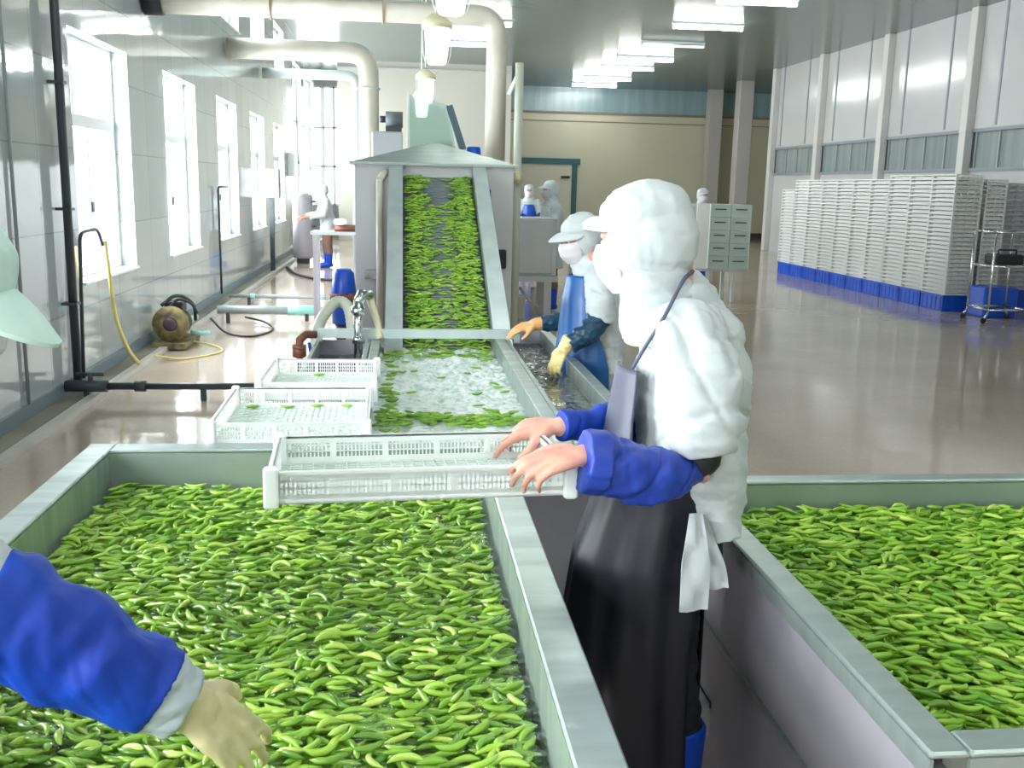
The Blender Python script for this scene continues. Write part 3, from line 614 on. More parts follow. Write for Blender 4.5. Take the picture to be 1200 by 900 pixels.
m = MB(); m.tube([rel(351, 404, 5.4), rel(351, 418, 5.4)], .036, 12); m.tube([rel(343, 406, 5.35), rel(358, 409, 5.35)], .012, 8); m.build('valve_body', M['brown'], e)
m = MB(); m.tube([rel(351, 424, 5.4), Vector((rel(351, 424, 5.4).x, 0, 0))], .016, 8); m.build('stand', M['dark_pipe'], e)
m = MB(); m.tube([rel(362, 402, 5.5), rel(366, 418, 5.45)], .01, 6); m.build('handle', M['blue'], e)
e = thing('drain_pump', 'upright bright blue pump left of the steel machine housing', 'pump', (-.43, 7.4, 0))
m = MB(); m.lathe((0, 0, .62), [(.05, 0), (.085, .01), (.09, .2), (.095, .22), (.085, .3), (.075, .38), (.05, .41)], 20); m.build('motor', M['blue'], e)
m = MB(); m.lathe((0, 0, .0), [(.09, 0), (.09, .02), (.04, .04), (.04, .5), (.07, .52), (.07, .62)], 16); m.build('stand', M['dark_pipe'], e)
m = MB(); m.tube([(-.09, -.11, .83), (.12, -.11, .83)], .028, 12); m.tube([(.04, -.11, .83), (.16, -.11, .83)], .036, 12); m.build('pipe', M['brown'], e)
e = thing('spray_tap', 'bright steel standpipe dipping into the left trough', 'standpipe', (-.32, 5.5, 0)); p0 = Vector((-.32, 5.5, 0))
a = P(420, 418, 5.5) - p0; b = P(418, 352, 5.5) - p0
m = MB(); m.tube([(a.x, 0, .66), (a.x, 0, b.z)], .024, 14); m.build('pipe', M['steel_bright'], e)
m = MB(); m.tube([(a.x, 0, b.z - .02), (a.x + .02, .05, b.z + .03), (a.x + .06, .1, b.z + .02)], .03, 12); m.lathe((a.x, 0, b.z - .08), [(.034, 0), (.04, .02), (.034, .05)], 14); m.build('fitting', M['steel_bright'], e); MB().lathe((a.x, 0, .78), [(.034, 0), (.036, .03), (.03, .04)], 14).build('collar', M['steel_bright'], e)
m = MB(); m.tube([(a.x + .06, .1, b.z + .0), (a.x + .1, .1, b.z - .12), (a.x + .12, .06, .8)], .02, 10); m.build('side_pipe', M['lamp_cap'], e)
e = thing('steel_table', 'small grey steel stand with brown fitting left of the machine', 'stand', (-.62, 9.6, 0))
for x in (-.2, .18):
    for y in (0, .3): MB().box((x - .02, y, 0), (x + .02, y + .04, 1.16)).build('leg', M['steel_dark'], e)
MB().box((-.24, -.02, 1.16), (.22, .36, 1.19)).build('tabletop', M['steel_pale'], e)
m = MB(); m.tube([(-.02, .1, 1.22), (.18, .1, 1.22)], .035, 10); m.build('fitting', M['brown'], e); m = MB(); m.lathe((.03, .1, 1.25), [(.03, 0), (.06, .01), (.06, .05), (.03, .06)], 14); m.build('cap', M['plastic_white'], e)

# ---------------------------------------------------------------- control cabinet, tank, wall boxes
e = thing('control_cabinet', 'grey steel control cabinet on legs in front of the two far workers', 'cabinet', (1.28, 12.2, 0))
MB().bevbox((0, 0, .57), (.60, .75, 1.27), .008).build('body', M['steel_pale'], e)
MB().bevbox((.02, -.02, .60), (.54, 0, 1.25), .006).build('door', mat('cabinet_door', (186, 190, 192), .4, .1, c2=(196, 198, 200), ns=3), e)
MB().bbox((.05, -.03, .95), (.02, .02, .09)).build('handle', M['dark_pipe'], [c_ for c_ in e.children if c_.name.startswith('door')][0])
MB().box((-.02, -.03, .5), (.62, .78, .57)).build('base', M['steel_pale'], e)
for x in (.05, .50):
    for y in (0, .68): MB().box((x - .045, y, 0), (x + .045, y + .06, .5)).build('leg', M['steel_pale'], e)
m = MB(); m.tube([(.18, .3, .4), (.3, .3, .25), (.42, .3, .15)], .02, 8); m.tube([(.36, .3, .05), (.36, .3, .4)], .03, 8); m.box((.12, .3, 0), (.26, .4, .3)); m.build('inner_pipework', M['white_pipe'], e)
e = thing('storage_cylinder', 'pale steel cylinder tank with small gauges by the far left windows', 'tank', (-2.03, 21, 0))
MB().lathe((0, 0, .1), [(.16, 0), (.2, .01), (.205, .1), (.205, 1.2), (.19, 1.26), (.1, 1.32)], 26).build('body', mat('mauve_steel', (196, 190, 198), .35, .3), e)
m = MB()
for z in (.75, .9, 1.0, 1.25): m.bbox((.24, -.08, z), (.08, .04, .035))
m.build('gauges', M['dark_pipe'], e); MB().box((-.12, -.12, 0), (.12, .12, .1)).build('base', M['dark_pipe'], e)
e = thing('switch_cabinet', 'grey switch box on a post beside the fourth window', 'switch box', (-2.3, 18.6, 0)); MB().bevbox((-.13, -.06, 1.35), (.1, .2, 1.85), .01).build('body', M['steel_dark'], e); MB().box((-.09, -.0, 0), (-.01, .08, 1.35)).build('post', M['dark_pipe'], e); MB().bbox((.105, .05, 1.58), (.02, .03, .06)).build('handle', M['black'], e)
e = thing('wall_box', 'small white box high on the wall past the last small window', 'box', (-2.5, 22.9, 1.75)); MB().bevbox((-.03, 0, 0), (.2, .35, .5), .01).build('body', M['plastic_white'], e); MB().bbox((.21, .1, .3), (.02, .04, .05)).build('knob', M['black'], e)

# ---------------------------------------------------------------- trays and crates
def detailed_tray(name, label, cat, loc, rot, L=.6, Wd=.4, H=.075, solid_front=False):
    """shallow rectangular plastic tray with slotted long sides and lattice floor; origin at the middle of its floor"""
    e = thing(name, label, cat, loc); e.rotation_euler = rot; x1, y1 = L / 2, Wd / 2; t = .004; pl = M['plastic_white']
    m = MB(); m.box((-x1, -y1, 0), (x1, y1, .004))
    for k in range(1, 24): xx = -x1 + L * k / 24; m.box((xx - .0012, -y1, .004), (xx + .0012, y1, .0065))
    for k in range(1, 16): yy = -y1 + Wd * k / 16; m.box((-x1, yy - .0012, .004), (x1, yy + .0012, .0065))
    m.build('floor_panel', M['tray_floor'], e)
    def side(ax, sgn, length, npan):
        m = MB()
        def bx(a0, a1, z0, z1, d0=0, d1=t):
            p = (x1 if ax == 'y' else y1) * sgn; q0, q1 = sorted((p - sgn * d0, p - sgn * d1))
            if ax == 'x': m.box((a0, q0, z0), (a1, q1, z1))
            else: m.box((q0, a0, z0), (q1, a1, z1))
        h = length / 2; bx(-h, h, 0, .018); bx(-h, h, H - .016, H)
        for k in range(npan + 1):
            c_ = -h + length * k / npan; bx(max(-h, c_ - .007), min(h, c_ + .007), .018, H - .016, -.002, t)
        for k in range(npan):
            a = -h + length * k / npan + .007; b = a + length / npan - .014; n = max(4, int((b - a) / .0085))
            for j in range(1, n): xx = a + (b - a) * j / n; bx(xx - .0016, xx + .0016, .018, H - .016, .001, t - .001)
            for z in (.031, .045): bx(a, b, z - .0014, z + .0014, .001, t - .001)
        bx(-h - .006, h + .006, H - .004, H, -.007, t)
        return m
    for ax, sg, ln, n in (('x', -1, L, 5), ('x', 1, L, 5), ('y', -1, Wd, 3), ('y', 1, Wd, 3)):
        m = side(ax, sg, ln, n)
        if solid_front and ax == 'x' and sg < 0: m.box((-L / 2, -y1 + .001, .01), (L / 2, -y1 + .003, H - .01))
        m.build('side_wall', pl, e)
    for sx in (-1, 1):
        for sy in (-1, 1):
            m = MB(); m.bevbox((sx * x1 - .014, sy * y1 - .014, -.006), (sx * x1 + .014, sy * y1 + .014, H + .008), .004); m.build('corner_post', pl, e)
    return e
M['tray_floor'] = mat('milky_tray_floor', (222, 230, 226), .3, 0, c2=(208, 220, 214), ns=5, spec=.5)
# corner points of the held tray in the room: front-left, front-right, back-left
fl, fr, bl = P(318, 592, 1.86), P(668, 580, 1.90), P(352, 545, 2.20)
ux = (fr - fl); TL = ux.length; ux.normalize(); uy = (bl - fl); uy = (uy - ux * uy.dot(ux)); TW = uy.length; uy.normalize(); uz = ux.cross(uy); print('TRAY', TL, TW)
HT_C = fl + ux * TL / 2 + uy * TW / 2; HT_M = Matrix((ux, uy, uz)).transposed()
HT = detailed_tray('plastic_tray', 'white slotted tray held over the tank by the bare handed worker', 'tray', HT_C, HT_M.to_euler(), L=TL, Wd=TW, H=.066, solid_front=True)
def on_tray(x, y, z=0): return HT_C + HT_M @ Vector((x, y, z))
TB = detailed_tray('plastic_tray', 'white tray with four pods resting behind the big tank, nearer of two', 'tray', (-.37, 3.50, .805), (0.0, 0, math.radians(1)), L=.50, Wd=.56)
TC_ = detailed_tray('plastic_tray', 'white tray with two pods, farther of the two left of the flume', 'tray', (-.33, 4.10, .815), (.0, 0, math.radians(0)), L=.44, Wd=.52)

def stack_tray(nm, mt, L, Wd, H=.062):
    """one stacking tray: hollow, rim flange, recessed slotted sides, corner posts"""
    m = MB(); x1, y1 = L / 2, Wd / 2
    m.box((-x1 + .01, -y1 + .01, 0), (x1 - .01, y1 - .01, .006))
    for s in (-1, 1):
        a, b = sorted((s * (y1 - .045), s * (y1 - .05))); m.box((-x1 + .01, a, .006), (x1 - .01, b, H - .034))
        a, b = sorted((s * (x1 - .045), s * (x1 - .05))); m.box((a, -y1 + .018, .006), (b, y1 - .018, H - .034))
        a, b = sorted((s * y1, s * (y1 - .05))); m.box((-x1, a, H - .02), (x1, b, H - .003))
        a, b = sorted((s * x1, s * (x1 - .05))); m.box((a, -y1 + .018, H - .02), (b, y1 - .018, H - .003))
        for k in range(1, 4):
            xx = -x1 + L * k / 4; a, b = sorted((s * (y1 - .01), s * (y1 - .03))); m.box((xx - .004, a, .006), (xx + .004, b, H - .02))
        pass
        for q in (-1, 1): m.bbox((s * (x1 - .016), q * (y1 - .012), H / 2 - .003), (.03, .022, H - .008))
    return m.mesh(nm, mt)
NS, NT, pitch = 10, 27, .0615
SY0, SY1, SX = 13.68, 20.25, 7.78; sp = (SY1 - SY0) / NS; bh = .235
st_me = stack_tray('stack_tray', M['plastic_stack'], .42, sp * .996, pitch)
def blue_crate_mesh(L, Wd, H):
    m = MB(); x1, y1 = L / 2, Wd / 2; m.bevbox((-x1 + .008, -y1 + .008, 0), (x1 - .008, y1 - .008, H - .03), .006); m.box((-x1, -y1, H - .03), (x1, y1, H))
    for k in range(5): 
        yy = -y1 + Wd * (k + .5) / 5; m.box((-x1 + .001, yy - .008, .01), (-x1 + .01, yy + .008, H - .03)); m.box((x1 - .01, yy - .008, .01), (x1 - .001, yy + .008, H - .03))
    for k in range(3):
        xx = -x1 + L * (k + .5) / 3; m.box((xx - .008, -y1 + .001, .01), (xx + .008, -y1 + .01, H - .03)); m.box((xx - .008, y1 - .01, .01), (xx + .008, y1 - .001, H - .03))
    return m.mesh('blue_crate', M['blue'])
bl_me = blue_crate_mesh(.44, sp * .97, bh)
cnt = 0
for s in range(NS):
    yc = SY0 + sp * (s + .5); dx = RNG.normal(0, .005)
    o = bpy.data.objects.new('blue_crate', bl_me); COL.objects.link(o); o.location = (SX + .22, yc, 0)
    tag(o, 'blue crate on the floor under the %s white tray stack from the near end' % ORD[s], 'crate', 'blue crates under the white tray stacks')
    n = NT + (1 if s in (0, 1, 2) else 0) - (3 if s == 9 else 0)
    for k in range(n):
        o = bpy.data.objects.new('stacked_tray', st_me); COL.objects.link(o); cnt += 1
        o.location = (SX + .22 + dx, yc, bh + k * pitch)
        tag(o, 'white tray, %s from the top of the %s stack from the near end' % ('topmost, first' if k == n - 1 else ORD[n - 1 - k], ORD[s]), 'tray', 'white trays stacked along the right wall')
# rows behind the front one, seen only as tops and an edge
m = MB(); me = st_me
vs = [tuple(v.co) for v in me.vertices]; fs = [tuple(p.vertices) for p in me.polygons]
for s in range(NS):
    for k in range(NT if s == 0 else 3):
        kk = k if s == 0 else NT - 3 + k; cx, cy, cz = SX + .66, SY0 + sp * (s + .5) + .02, bh + kk * pitch
        m.add([(x * .75 + cx, y + cy, z + cz) for x, y, z in vs], fs)
for s in range(1, NS): m.box((SX + .52, SY0 + sp * s, bh), (SX + .8, SY0 + sp * (s + 1), bh + (NT - 3) * pitch))
tag(m.build('stacked_trays_behind', M['plastic_stack']), 'second row of white tray stacks, seen past the front row at its near end', 'trays', kind='stuff')
m = MB(); m.bevbox((SX + .46, SY0, 0), (SX + .84, SY1, bh), .01); tag(m.build('pallet_base', M['blue']), 'long blue base under the hidden second row of tray stacks', 'pallet')
# stacks farther right, their shadow put into a greyer plastic
m2 = stack_tray('far_stack_tray', mat('shadowed_tray_plastic', (176, 178, 180), .5), .6, .5, .075)
bl2 = blue_crate_mesh(.62, .52, .3)
for s, (x, y) in enumerate(((9.05, 14.2), (9.68, 14.3))):
    o = bpy.data.objects.new('blue_crate', bl2); COL.objects.link(o); o.location = (x, y, 0); tag(o, ('blue crate behind the steel trolley at the right edge', 'blue crate in the corner behind the trolley, mostly out of view')[s], 'crate')
    for k in range(21):
        o = bpy.data.objects.new('stacked_tray', m2); COL.objects.link(o); o.location = (x, y, .3 + k * .074); tag(o, 'shadowed greyish tray, %s from the top of the %s stack behind the trolley' % (ORD[20 - k], ('left', 'right')[s]), 'tray', 'shadowed trays behind the trolley')
# stand with crates left of the wall stacks
e = thing('crate_stand', 'steel stand carrying green-white crates, right of the worker in front', 'stand', (4.35, 14.6, 0))
m = MB(); m.box((0, 0, .46), (.82, .6, .50)); m.build('shelf', M['steel_pale'], e)
for x in (.2, .6):
    for y in (.03, .55): MB().box((x - .025, y - .02, 0), (x + .025, y + .02, .46)).build('leg', M['plastic_green'], e)
MB().box((-.02, 0, .5), (.17, .02, 1.46)).build('end_panel', M['plastic_white'], e)
def vent_crate():
    m = MB(); m.bevbox((0, .02, 0), (.31, .55, .185), .006); m.box((0, 0, 0), (.31, .02, .02)); m.box((0, 0, .165), (.31, .02, .185)); m.box((0, 0, .02), (.02, .02, .165)); m.box((.29, 0, .02), (.31, .02, .165))
    for z in (.05, .08, .135): m.box((.02, .008, z), (.29, .016, z + .012))
    return m.mesh('vent_crate', M['plastic_green'])
vc = vent_crate(); dk = MB().box((.07, -.002, .105), (.24, .01, .12)).mesh('handle_slot', M['dark_pipe'])
for i in range(2):
    for k in range(5):
        o = bpy.data.objects.new('vented_crate', vc); COL.objects.link(o); o.location = (4.54 + i * .32, 14.62, .502 + k * .191)
        tag(o, 'pale green vented crate, %s up in the %s column on the stand' % (ORD[k], ('left', 'right')[i]), 'crate', 'vented crates on the stand')
        h = bpy.data.objects.new('handle_slot', dk); COL.objects.link(h); h.parent = o
# trolley at the right edge
e = thing('steel_trolley', 'tubular steel trolley with black bin cut by the right edge', 'trolley', (7.7, 12.4, 0)); r = .014
for x in (0, .55):
    for y in (0, .5):
        MB().tube([(x, y, .14), (x, y, 1.2)], r, 8).build('post', M['steel_bright'], e); MB().tube([(x, y, .14), (x + (-.05 if x == 0 else .05), y, .06)], r, 8).build('foot', M['steel_bright'], e); MB().lathe((x + (-.05 if x == 0 else .05), y - .012, .04), [(.03, 0), (.04, .004), (.04, .02), (.03, .024)], 14, 'y').build('wheel', M['black'], e)
for z in (.18, .75, 1.2):
    m = MB()
    for a, b in (((0, 0, z), (.55, 0, z)), ((0, .5, z), (.55, .5, z)), ((0, 0, z), (0, .5, z)), ((.55, 0, z), (.55, .5, z))): m.tube([a, b], r, 8)
    m.build('shelf_frame', M['steel_bright'], e)
o = MB(); o.bevbox((0, 0, 0), (.40, .3, .14), .02); o.tube([(.05, .05, .14), (.05, .05, .2), (.3, .05, .2), (.3, .05, .14)], .012, 6); o = o.build('black_bin', M['black'], loc=(7.8, 12.5, .765)); tag(o, 'black bin resting on the shelf of the steel trolley', 'bin')
m = MB(); m.bevbox((0, 0, 0), (.5, .4, .42), .02); o = m.build('blue_tub', M['blue'], loc=(8.0, 13.0, 0)); tag(o, 'blue tub on the floor behind the steel trolley', 'tub')
# ---------------------------------------------------------------- pods
def pod_template(L=.062, w=.0072, h=.0052, c=.009, rings=9, sides=6, bumps=3):
    t = np.linspace(0, 1, rings); vs = []
    for i, q in enumerate(t):
        r = (math.sin(PI * min(max(q, .012), .988)) ** .54) * (1 + .10 * math.cos(2 * PI * bumps * q + PI) * (0.1 < q < .9)); 
        x = (q - .5) * L; y = c * (4 * (q - .5) ** 2 - .5)
        dy = c * 8 * (q - .5) / L; n = math.hypot(1, dy); nx, ny = -dy / n, 1 / n
        for k in range(sides):
            a = 2 * PI * (k + .5 * 0) / sides; u = math.cos(a) * w * r; z = math.sin(a) * h * r
            vs.append((x + nx * u, y + ny * u, z))
    fs = [(i * sides + k, i * sides + (k + 1) % sides, (i + 1) * sides + (k + 1) % sides, (i + 1) * sides + k) for i in range(rings - 1) for k in range(sides)]
    return np.array(vs), np.array(fs)
TPL = [pod_template(L=RNG.uniform(.045, .063), w=RNG.uniform(.0064, .0082), h=RNG.uniform(.0052, .007), c=RNG.uniform(.002, .014), bumps=int(RNG.integers(2, 4))) for _ in range(10)]
SIDES, RINGS = 6, 9
def euler_m(rx, ry, rz):
    cx, sx, cy, sy, cz, sz = np.cos(rx), np.sin(rx), np.cos(ry), np.sin(ry), np.cos(rz), np.sin(rz)
    Rm = np.empty((len(rx), 3, 3))
    Rm[:, 0, 0] = cz * cy; Rm[:, 0, 1] = cz * sy * sx - sz * cx; Rm[:, 0, 2] = cz * sy * cx + sz * sx
    Rm[:, 1, 0] = sz * cy; Rm[:, 1, 1] = sz * sy * sx + cz * cx; Rm[:, 1, 2] = sz * sy * cx - cz * sx
    Rm[:, 2, 0] = -sy; Rm[:, 2, 1] = cy * sx; Rm[:, 2, 2] = cy * cx
    return Rm
def pods_mesh(name, pos, rot, var, tint, mt, scale=1.0, base=None):
    """one mesh of many pods (numpy fast path)"""
    V = []; F = []; T = []; off = 0; Rm = euler_m(rot[:, 0], rot[:, 1], rot[:, 2])
    if base is not None: Rm = np.einsum('ij,njk->nik', base, Rm)
    for k, (tv, tf) in enumerate(TPL):
        idx = np.where(var == k)[0]
        if not len(idx): continue
        v = np.einsum('nij,vj->nvi', Rm[idx], tv * scale) + pos[idx][:, None, :]; nv = len(tv)
        V.append(v.reshape(-1, 3)); F.append((tf[None] + (off + np.arange(len(idx)) * nv)[:, None, None]).reshape(-1, 4)); T.append(np.repeat(tint[idx], nv)); off += len(idx) * nv
    V = np.concatenate(V); F = np.concatenate(F); T = np.concatenate(T)
    me = bpy.data.meshes.new(name); me.vertices.add(len(V)); me.vertices.foreach_set('co', V.ravel()); me.loops.add(F.size); me.loops.foreach_set('vertex_index', F.ravel().astype(np.int32))
    me.polygons.add(len(F)); me.polygons.foreach_set('loop_start', np.arange(0, F.size, 4, dtype=np.int32)); me.polygons.foreach_set('use_smooth', np.ones(len(F), bool))
    me.update(calc_edges=True); a = me.attributes.new('tint', 'FLOAT', 'POINT'); a.data.foreach_set('value', T.astype(np.float32)); me.materials.append(mt); return me
ONE = {}
def one_pod_mesh(v, tint, mt):
    key = (int(v), round(float(tint) * 5) / 5, mt.name)
    if key not in ONE: ONE[key] = pods_mesh('green_pod', np.zeros((1, 3)), np.zeros((1, 3)), np.array([int(v)]), np.array([key[1]]), mt)
    return ONE[key]
def nz(x, y, s, o=0): return noise.noise(Vector((x * s, y * s, o)))
def scatter(x0, x1, y0, y1, z, step, layers, ang, spread, bumpz=.01, thin=None, edge=.02):
    """jittered layers of pods over a rectangle"""
    pos = []; rot = []
    for li, (dz, dens) in enumerate(layers):
        nx = int((x1 - x0) / step); ny = int((y1 - y0) / (step * .42))
        for i in range(nx):
            for j in range(ny):
                if random.random() > dens: continue
                x = x0 + (i + random.random()) * (x1 - x0) / nx; y = y0 + (j + random.random()) * (y1 - y0) / ny
                if thin and random.random() < thin(x, y, li): continue
                a = ang(x, y) + random.gauss(0, spread)
                hx = abs(math.cos(a)) * .03 + abs(math.sin(a)) * .008
                hy = abs(math.sin(a)) * .03 + abs(math.cos(a)) * .008
                x = min(max(x, x0 + hx), x1 - hx); y = min(max(y, y0 + hy), y1 - hy)
                pos.append((x, y, z + dz + bumpz * nz(x, y, 7) + random.uniform(-.005, .005))); rot.append((random.gauss(0, .5), random.gauss(0, .13), a + (PI if random.random() < .5 else 0)))
    n = len(pos); tint = np.clip(RNG.normal(.46, .27, n), 0, 1); return np.array(pos), np.array(rot), RNG.integers(0, len(TPL), n), tint
def heap(name, label, grp, sing_label, data, mt, n_single, ztop):
    pos, rot, var, tint = data; px = np.array([to_px(p) for p in pos]) if n_single else None
    if n_single:
        ok = (px[:, 0] > 5) & (px[:, 0] < 1195) & (px[:, 1] < 893) & (pos[:, 2] > ztop)
        ok &= ~((px[:, 0] < 380) & (px[:, 1] > 600)); ok &= ~((px[:, 0] > 655) & (px[:, 0] < 860))
        idx = np.where(ok)[0]; idx = idx[np.argsort(-px[idx, 1])][:n_single]; keep = np.ones(len(pos), bool); keep[idx] = False
    else: idx = []; keep = np.ones(len(pos), bool)
    tag(bpy.data.objects.new(name, pods_mesh(name, pos[keep], rot[keep], var[keep], tint[keep], mt)), label, 'pods', kind='stuff') and None
    for i in idx:
        o = bpy.data.objects.new('green_pod', one_pod_mesh(var[i], tint[i], mt)); COL.objects.link(o); o.location = pos[i]; o.rotation_euler = rot[i]; tag(o, sing_label, 'pod', grp)
def link_heaps():
    for o in bpy.data.objects:
        if o.get('kind') == 'stuff' and o.name not in COL.objects: COL.objects.link(o)
LZ = .705
def angL(x, y): return 1.1 * nz(x, y, 1.3, 5) + (.9 * nz(x, y, 2.6, 9) if y < 2.2 else .15)
def thinL(x, y, li):
    # open dark water near the glove in the left front corner
    d = max(0, 1 - math.hypot((x + .62) / .27, (y - 1.32) / .26)); e = max(0, (x - .185) / .065) if li > 0 else 0
    return min(.93, d * 2.2) * (li > 0) + .8 * d * (li == 0) + .75 * e
heap('pods_in_left_tank', 'mass of wet green pods filling the large tank before the camera', 'pods at the near right side of the large tank', 'green pod floating at the near right side of the large tank', scatter(-.893, .243, .98, 3.09, LZ, .047, ((-.034, .9), (-.020, .95), (-.007, .95), (.006, .6)), angL, .62, .010, thinL), M['pod'], 180, LZ - .004)
RZ = .735
heap('pods_in_right_tank', 'mass of green pods filling the tank right of the worker', 'pods at the near end of the right tank', 'green pod lying at the near end of the right tank', scatter(.866, 2.44, 1.37, 2.69, RZ, .047, ((-.030, .9), (-.016, .95), (-.002, .95), (.012, .6)), lambda x, y: .9 * nz(x, y, 1.5, 2) - .3, .5, .012), M['pod_dry'], 105, RZ - .002)
# water in the left tank
w = MB(); w.box((-.899, .721, .43), (.249, 3.099, LZ - .004)); w = MB(); w.grid([[(x, y, LZ - .002) for x in np.linspace(-.899, .249, 20)] for y in np.linspace(.73, 3.09, 30)])
tag(w.build('tank_water', M['water']), 'clear water rippling around the pods in the large tank', 'water', kind='stuff')
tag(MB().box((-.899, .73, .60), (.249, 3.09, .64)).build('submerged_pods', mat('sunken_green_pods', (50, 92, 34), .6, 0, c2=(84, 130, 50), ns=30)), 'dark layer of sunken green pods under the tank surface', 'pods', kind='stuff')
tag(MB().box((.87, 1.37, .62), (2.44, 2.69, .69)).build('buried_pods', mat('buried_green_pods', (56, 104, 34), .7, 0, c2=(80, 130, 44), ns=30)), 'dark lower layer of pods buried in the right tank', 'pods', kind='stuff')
# pods riding the belt
n = 0; pos = []; rot = []
for i in range(5200):
    x = random.uniform(.03, .51); s = random.uniform(.0, cl - .03); u = (x - .27) / .27; c_ = nz(0, s, 3.1, 3) * .6 + nz(x, s, 9, 5) * 1.2
    gap = math.exp(-(u / .42) ** 2) * (.55 + .9 * max(0, nz(0, s, 4.2, 8)) + .5 * (s > cl * .8)) + .25 * c_
    if s < .35: gap *= .9
    if random.random() < gap * 1.12: continue
    if random.random() < .45: continue
    p = on_belt(x, s, .012 + .022 * random.random() * (abs(u) > .35)); pos.append(tuple(p)); rot.append((random.gauss(0, .4), random.gauss(0, .1), random.gauss(0, .32) + (PI if random.random() < .5 else 0)))
base = np.array([[1, 0, 0], [0, cu.y, cn.y], [0, cu.z, cn.z]])
pos = np.array(pos); rot = np.array(rot); n = len(pos)
tag(bpy.data.objects.new('pods_on_conveyor', pods_mesh('pods_on_conveyor', pos, rot, RNG.integers(0, 10, n), np.clip(RNG.normal(.5, .2, n), 0, 1), M['pod_dry'], 1.0, base)), 'green pods riding up the steep conveyor belt', 'pods', kind='stuff')
# pods in the flume: a band and a fringe
pos = []; rot = []
for i in range(2600):
    x = random.uniform(-.10, .50); y = random.uniform(3.3, 5.7)
    d = math.exp(-((y - 4.02 - .06 * nz(x, 0, 5)) / .085) ** 2) + .28 * math.exp(-((x + .08) / .05) ** 2) * (y > 3.9) + .3 * math.exp(-((y - 5.62) / .08) ** 2) + .012
    if random.random() > d: continue
    pos.append((x, y, .695 + random.uniform(0, .014))); rot.append((random.gauss(0, .3), random.gauss(0, .1), random.gauss(0, .35)))
pos = np.array(pos); rot = np.array(rot); n = len(pos)
tag(bpy.data.objects.new('pods_in_flume', pods_mesh('pods_in_flume', pos, rot, RNG.integers(0, 10, n), np.clip(RNG.normal(.4, .2, n), 0, 1), M['pod_dry'])), 'green pods drifting in a band across the flume foam', 'pods', kind='stuff')
link_heaps()
# single pods left in the trays
def tray_pod(p, rz, label, rm=None):
    o = bpy.data.objects.new('green_pod', one_pod_mesh(random.randrange(10), .3, M['pod_dry'])); COL.objects.link(o); o.location = p; o.rotation_euler = (0, 0, rz) if rm is None else rm; tag(o, label, 'pod')
tray_pod(on_tray(-.245, TW * .18, .012), 0, 'lone green pod lying at the left end of the held tray', HT_M.to_euler())
for x, lb in ((-.19, 'pod farthest left in the nearer resting tray'), (-.06, 'second pod from the left in the nearer resting tray'), (.05, 'third pod from the left in the nearer resting tray'), (.16, 'pod farthest right in the nearer resting tray')):
    tray_pod((-.37 + x, 3.74 + .01 * (x > 0), .8175), random.gauss(0, .15), 'green ' + lb)
tray_pod((-.36, 4.33, .8275), .1, 'green pod near the back edge of the farther resting tray'); tray_pod((-.16, 4.12, .8275), .6, 'small green pod at the right of the farther resting tray')
# ---------------------------------------------------------------- people
def V3(*a): return Vector(a)
def chain(m, pts, radii, lat=None, n=16, flat0=False, flat1=False):
    """closed tapered limb through joints; radius r or (across lat, other)"""
    pts = [Vector(p) for p in pts]; rr = [r if isinstance(r, (tuple, list)) else (r, r) for r in radii]
    P_, R_ = [], []
    if not flat0:
        t = (pts[1] - pts[0]).normalized(); r = min(rr[0])
        for a in (85, 60, 30): P_.append(pts[0] - t * r * math.sin(math.radians(a))); c_ = math.cos(math.radians(a)); R_.append((rr[0][0] * c_, rr[0][1] * c_))
    for i in range(len(pts)):
        P_.append(pts[i]); R_.append(rr[i])
    if not flat1:
        t = (pts[-1] - pts[-2]).normalized(); r = min(rr[-1])
        for a in (30, 60, 85): P_.append(pts[-1] + t * r * math.sin(math.radians(a))); c_ = math.cos(math.radians(a)); R_.append((rr[-1][0] * c_, rr[-1][1] * c_))
    m.tube(P_, R_, n, lat=lat); return m
def ell(m, c, ax, r, n=18, k=12):
    """ellipsoid: ax three unit vectors, r three radii"""
    vs = []; c = Vector(c)
    for i in range(1, k):
        th = PI * i / k
        for j in range(n):
            ph = 2 * PI * j / n; vs.append(c + ax[0] * (r[0] * math.sin(th) * math.cos(ph)) + ax[1] * (r[1] * math.sin(th) * math.sin(ph)) + ax[2] * (r[2] * math.cos(th)))
    top = len(vs); vs += [c + ax[2] * r[2], c - ax[2] * r[2]]
    fs = [(i * n + j, (i + 1) * n + j, (i + 1) * n + (j + 1) % n, i * n + (j + 1) % n) for i in range(k - 2) for j in range(n)]
    fs += [(top, j, (j + 1) % n) for j in range(n)] + [(top + 1, (k - 2) * n + (j + 1) % n, (k - 2) * n + j) for j in range(n)]
    return m.add(vs, fs, True)
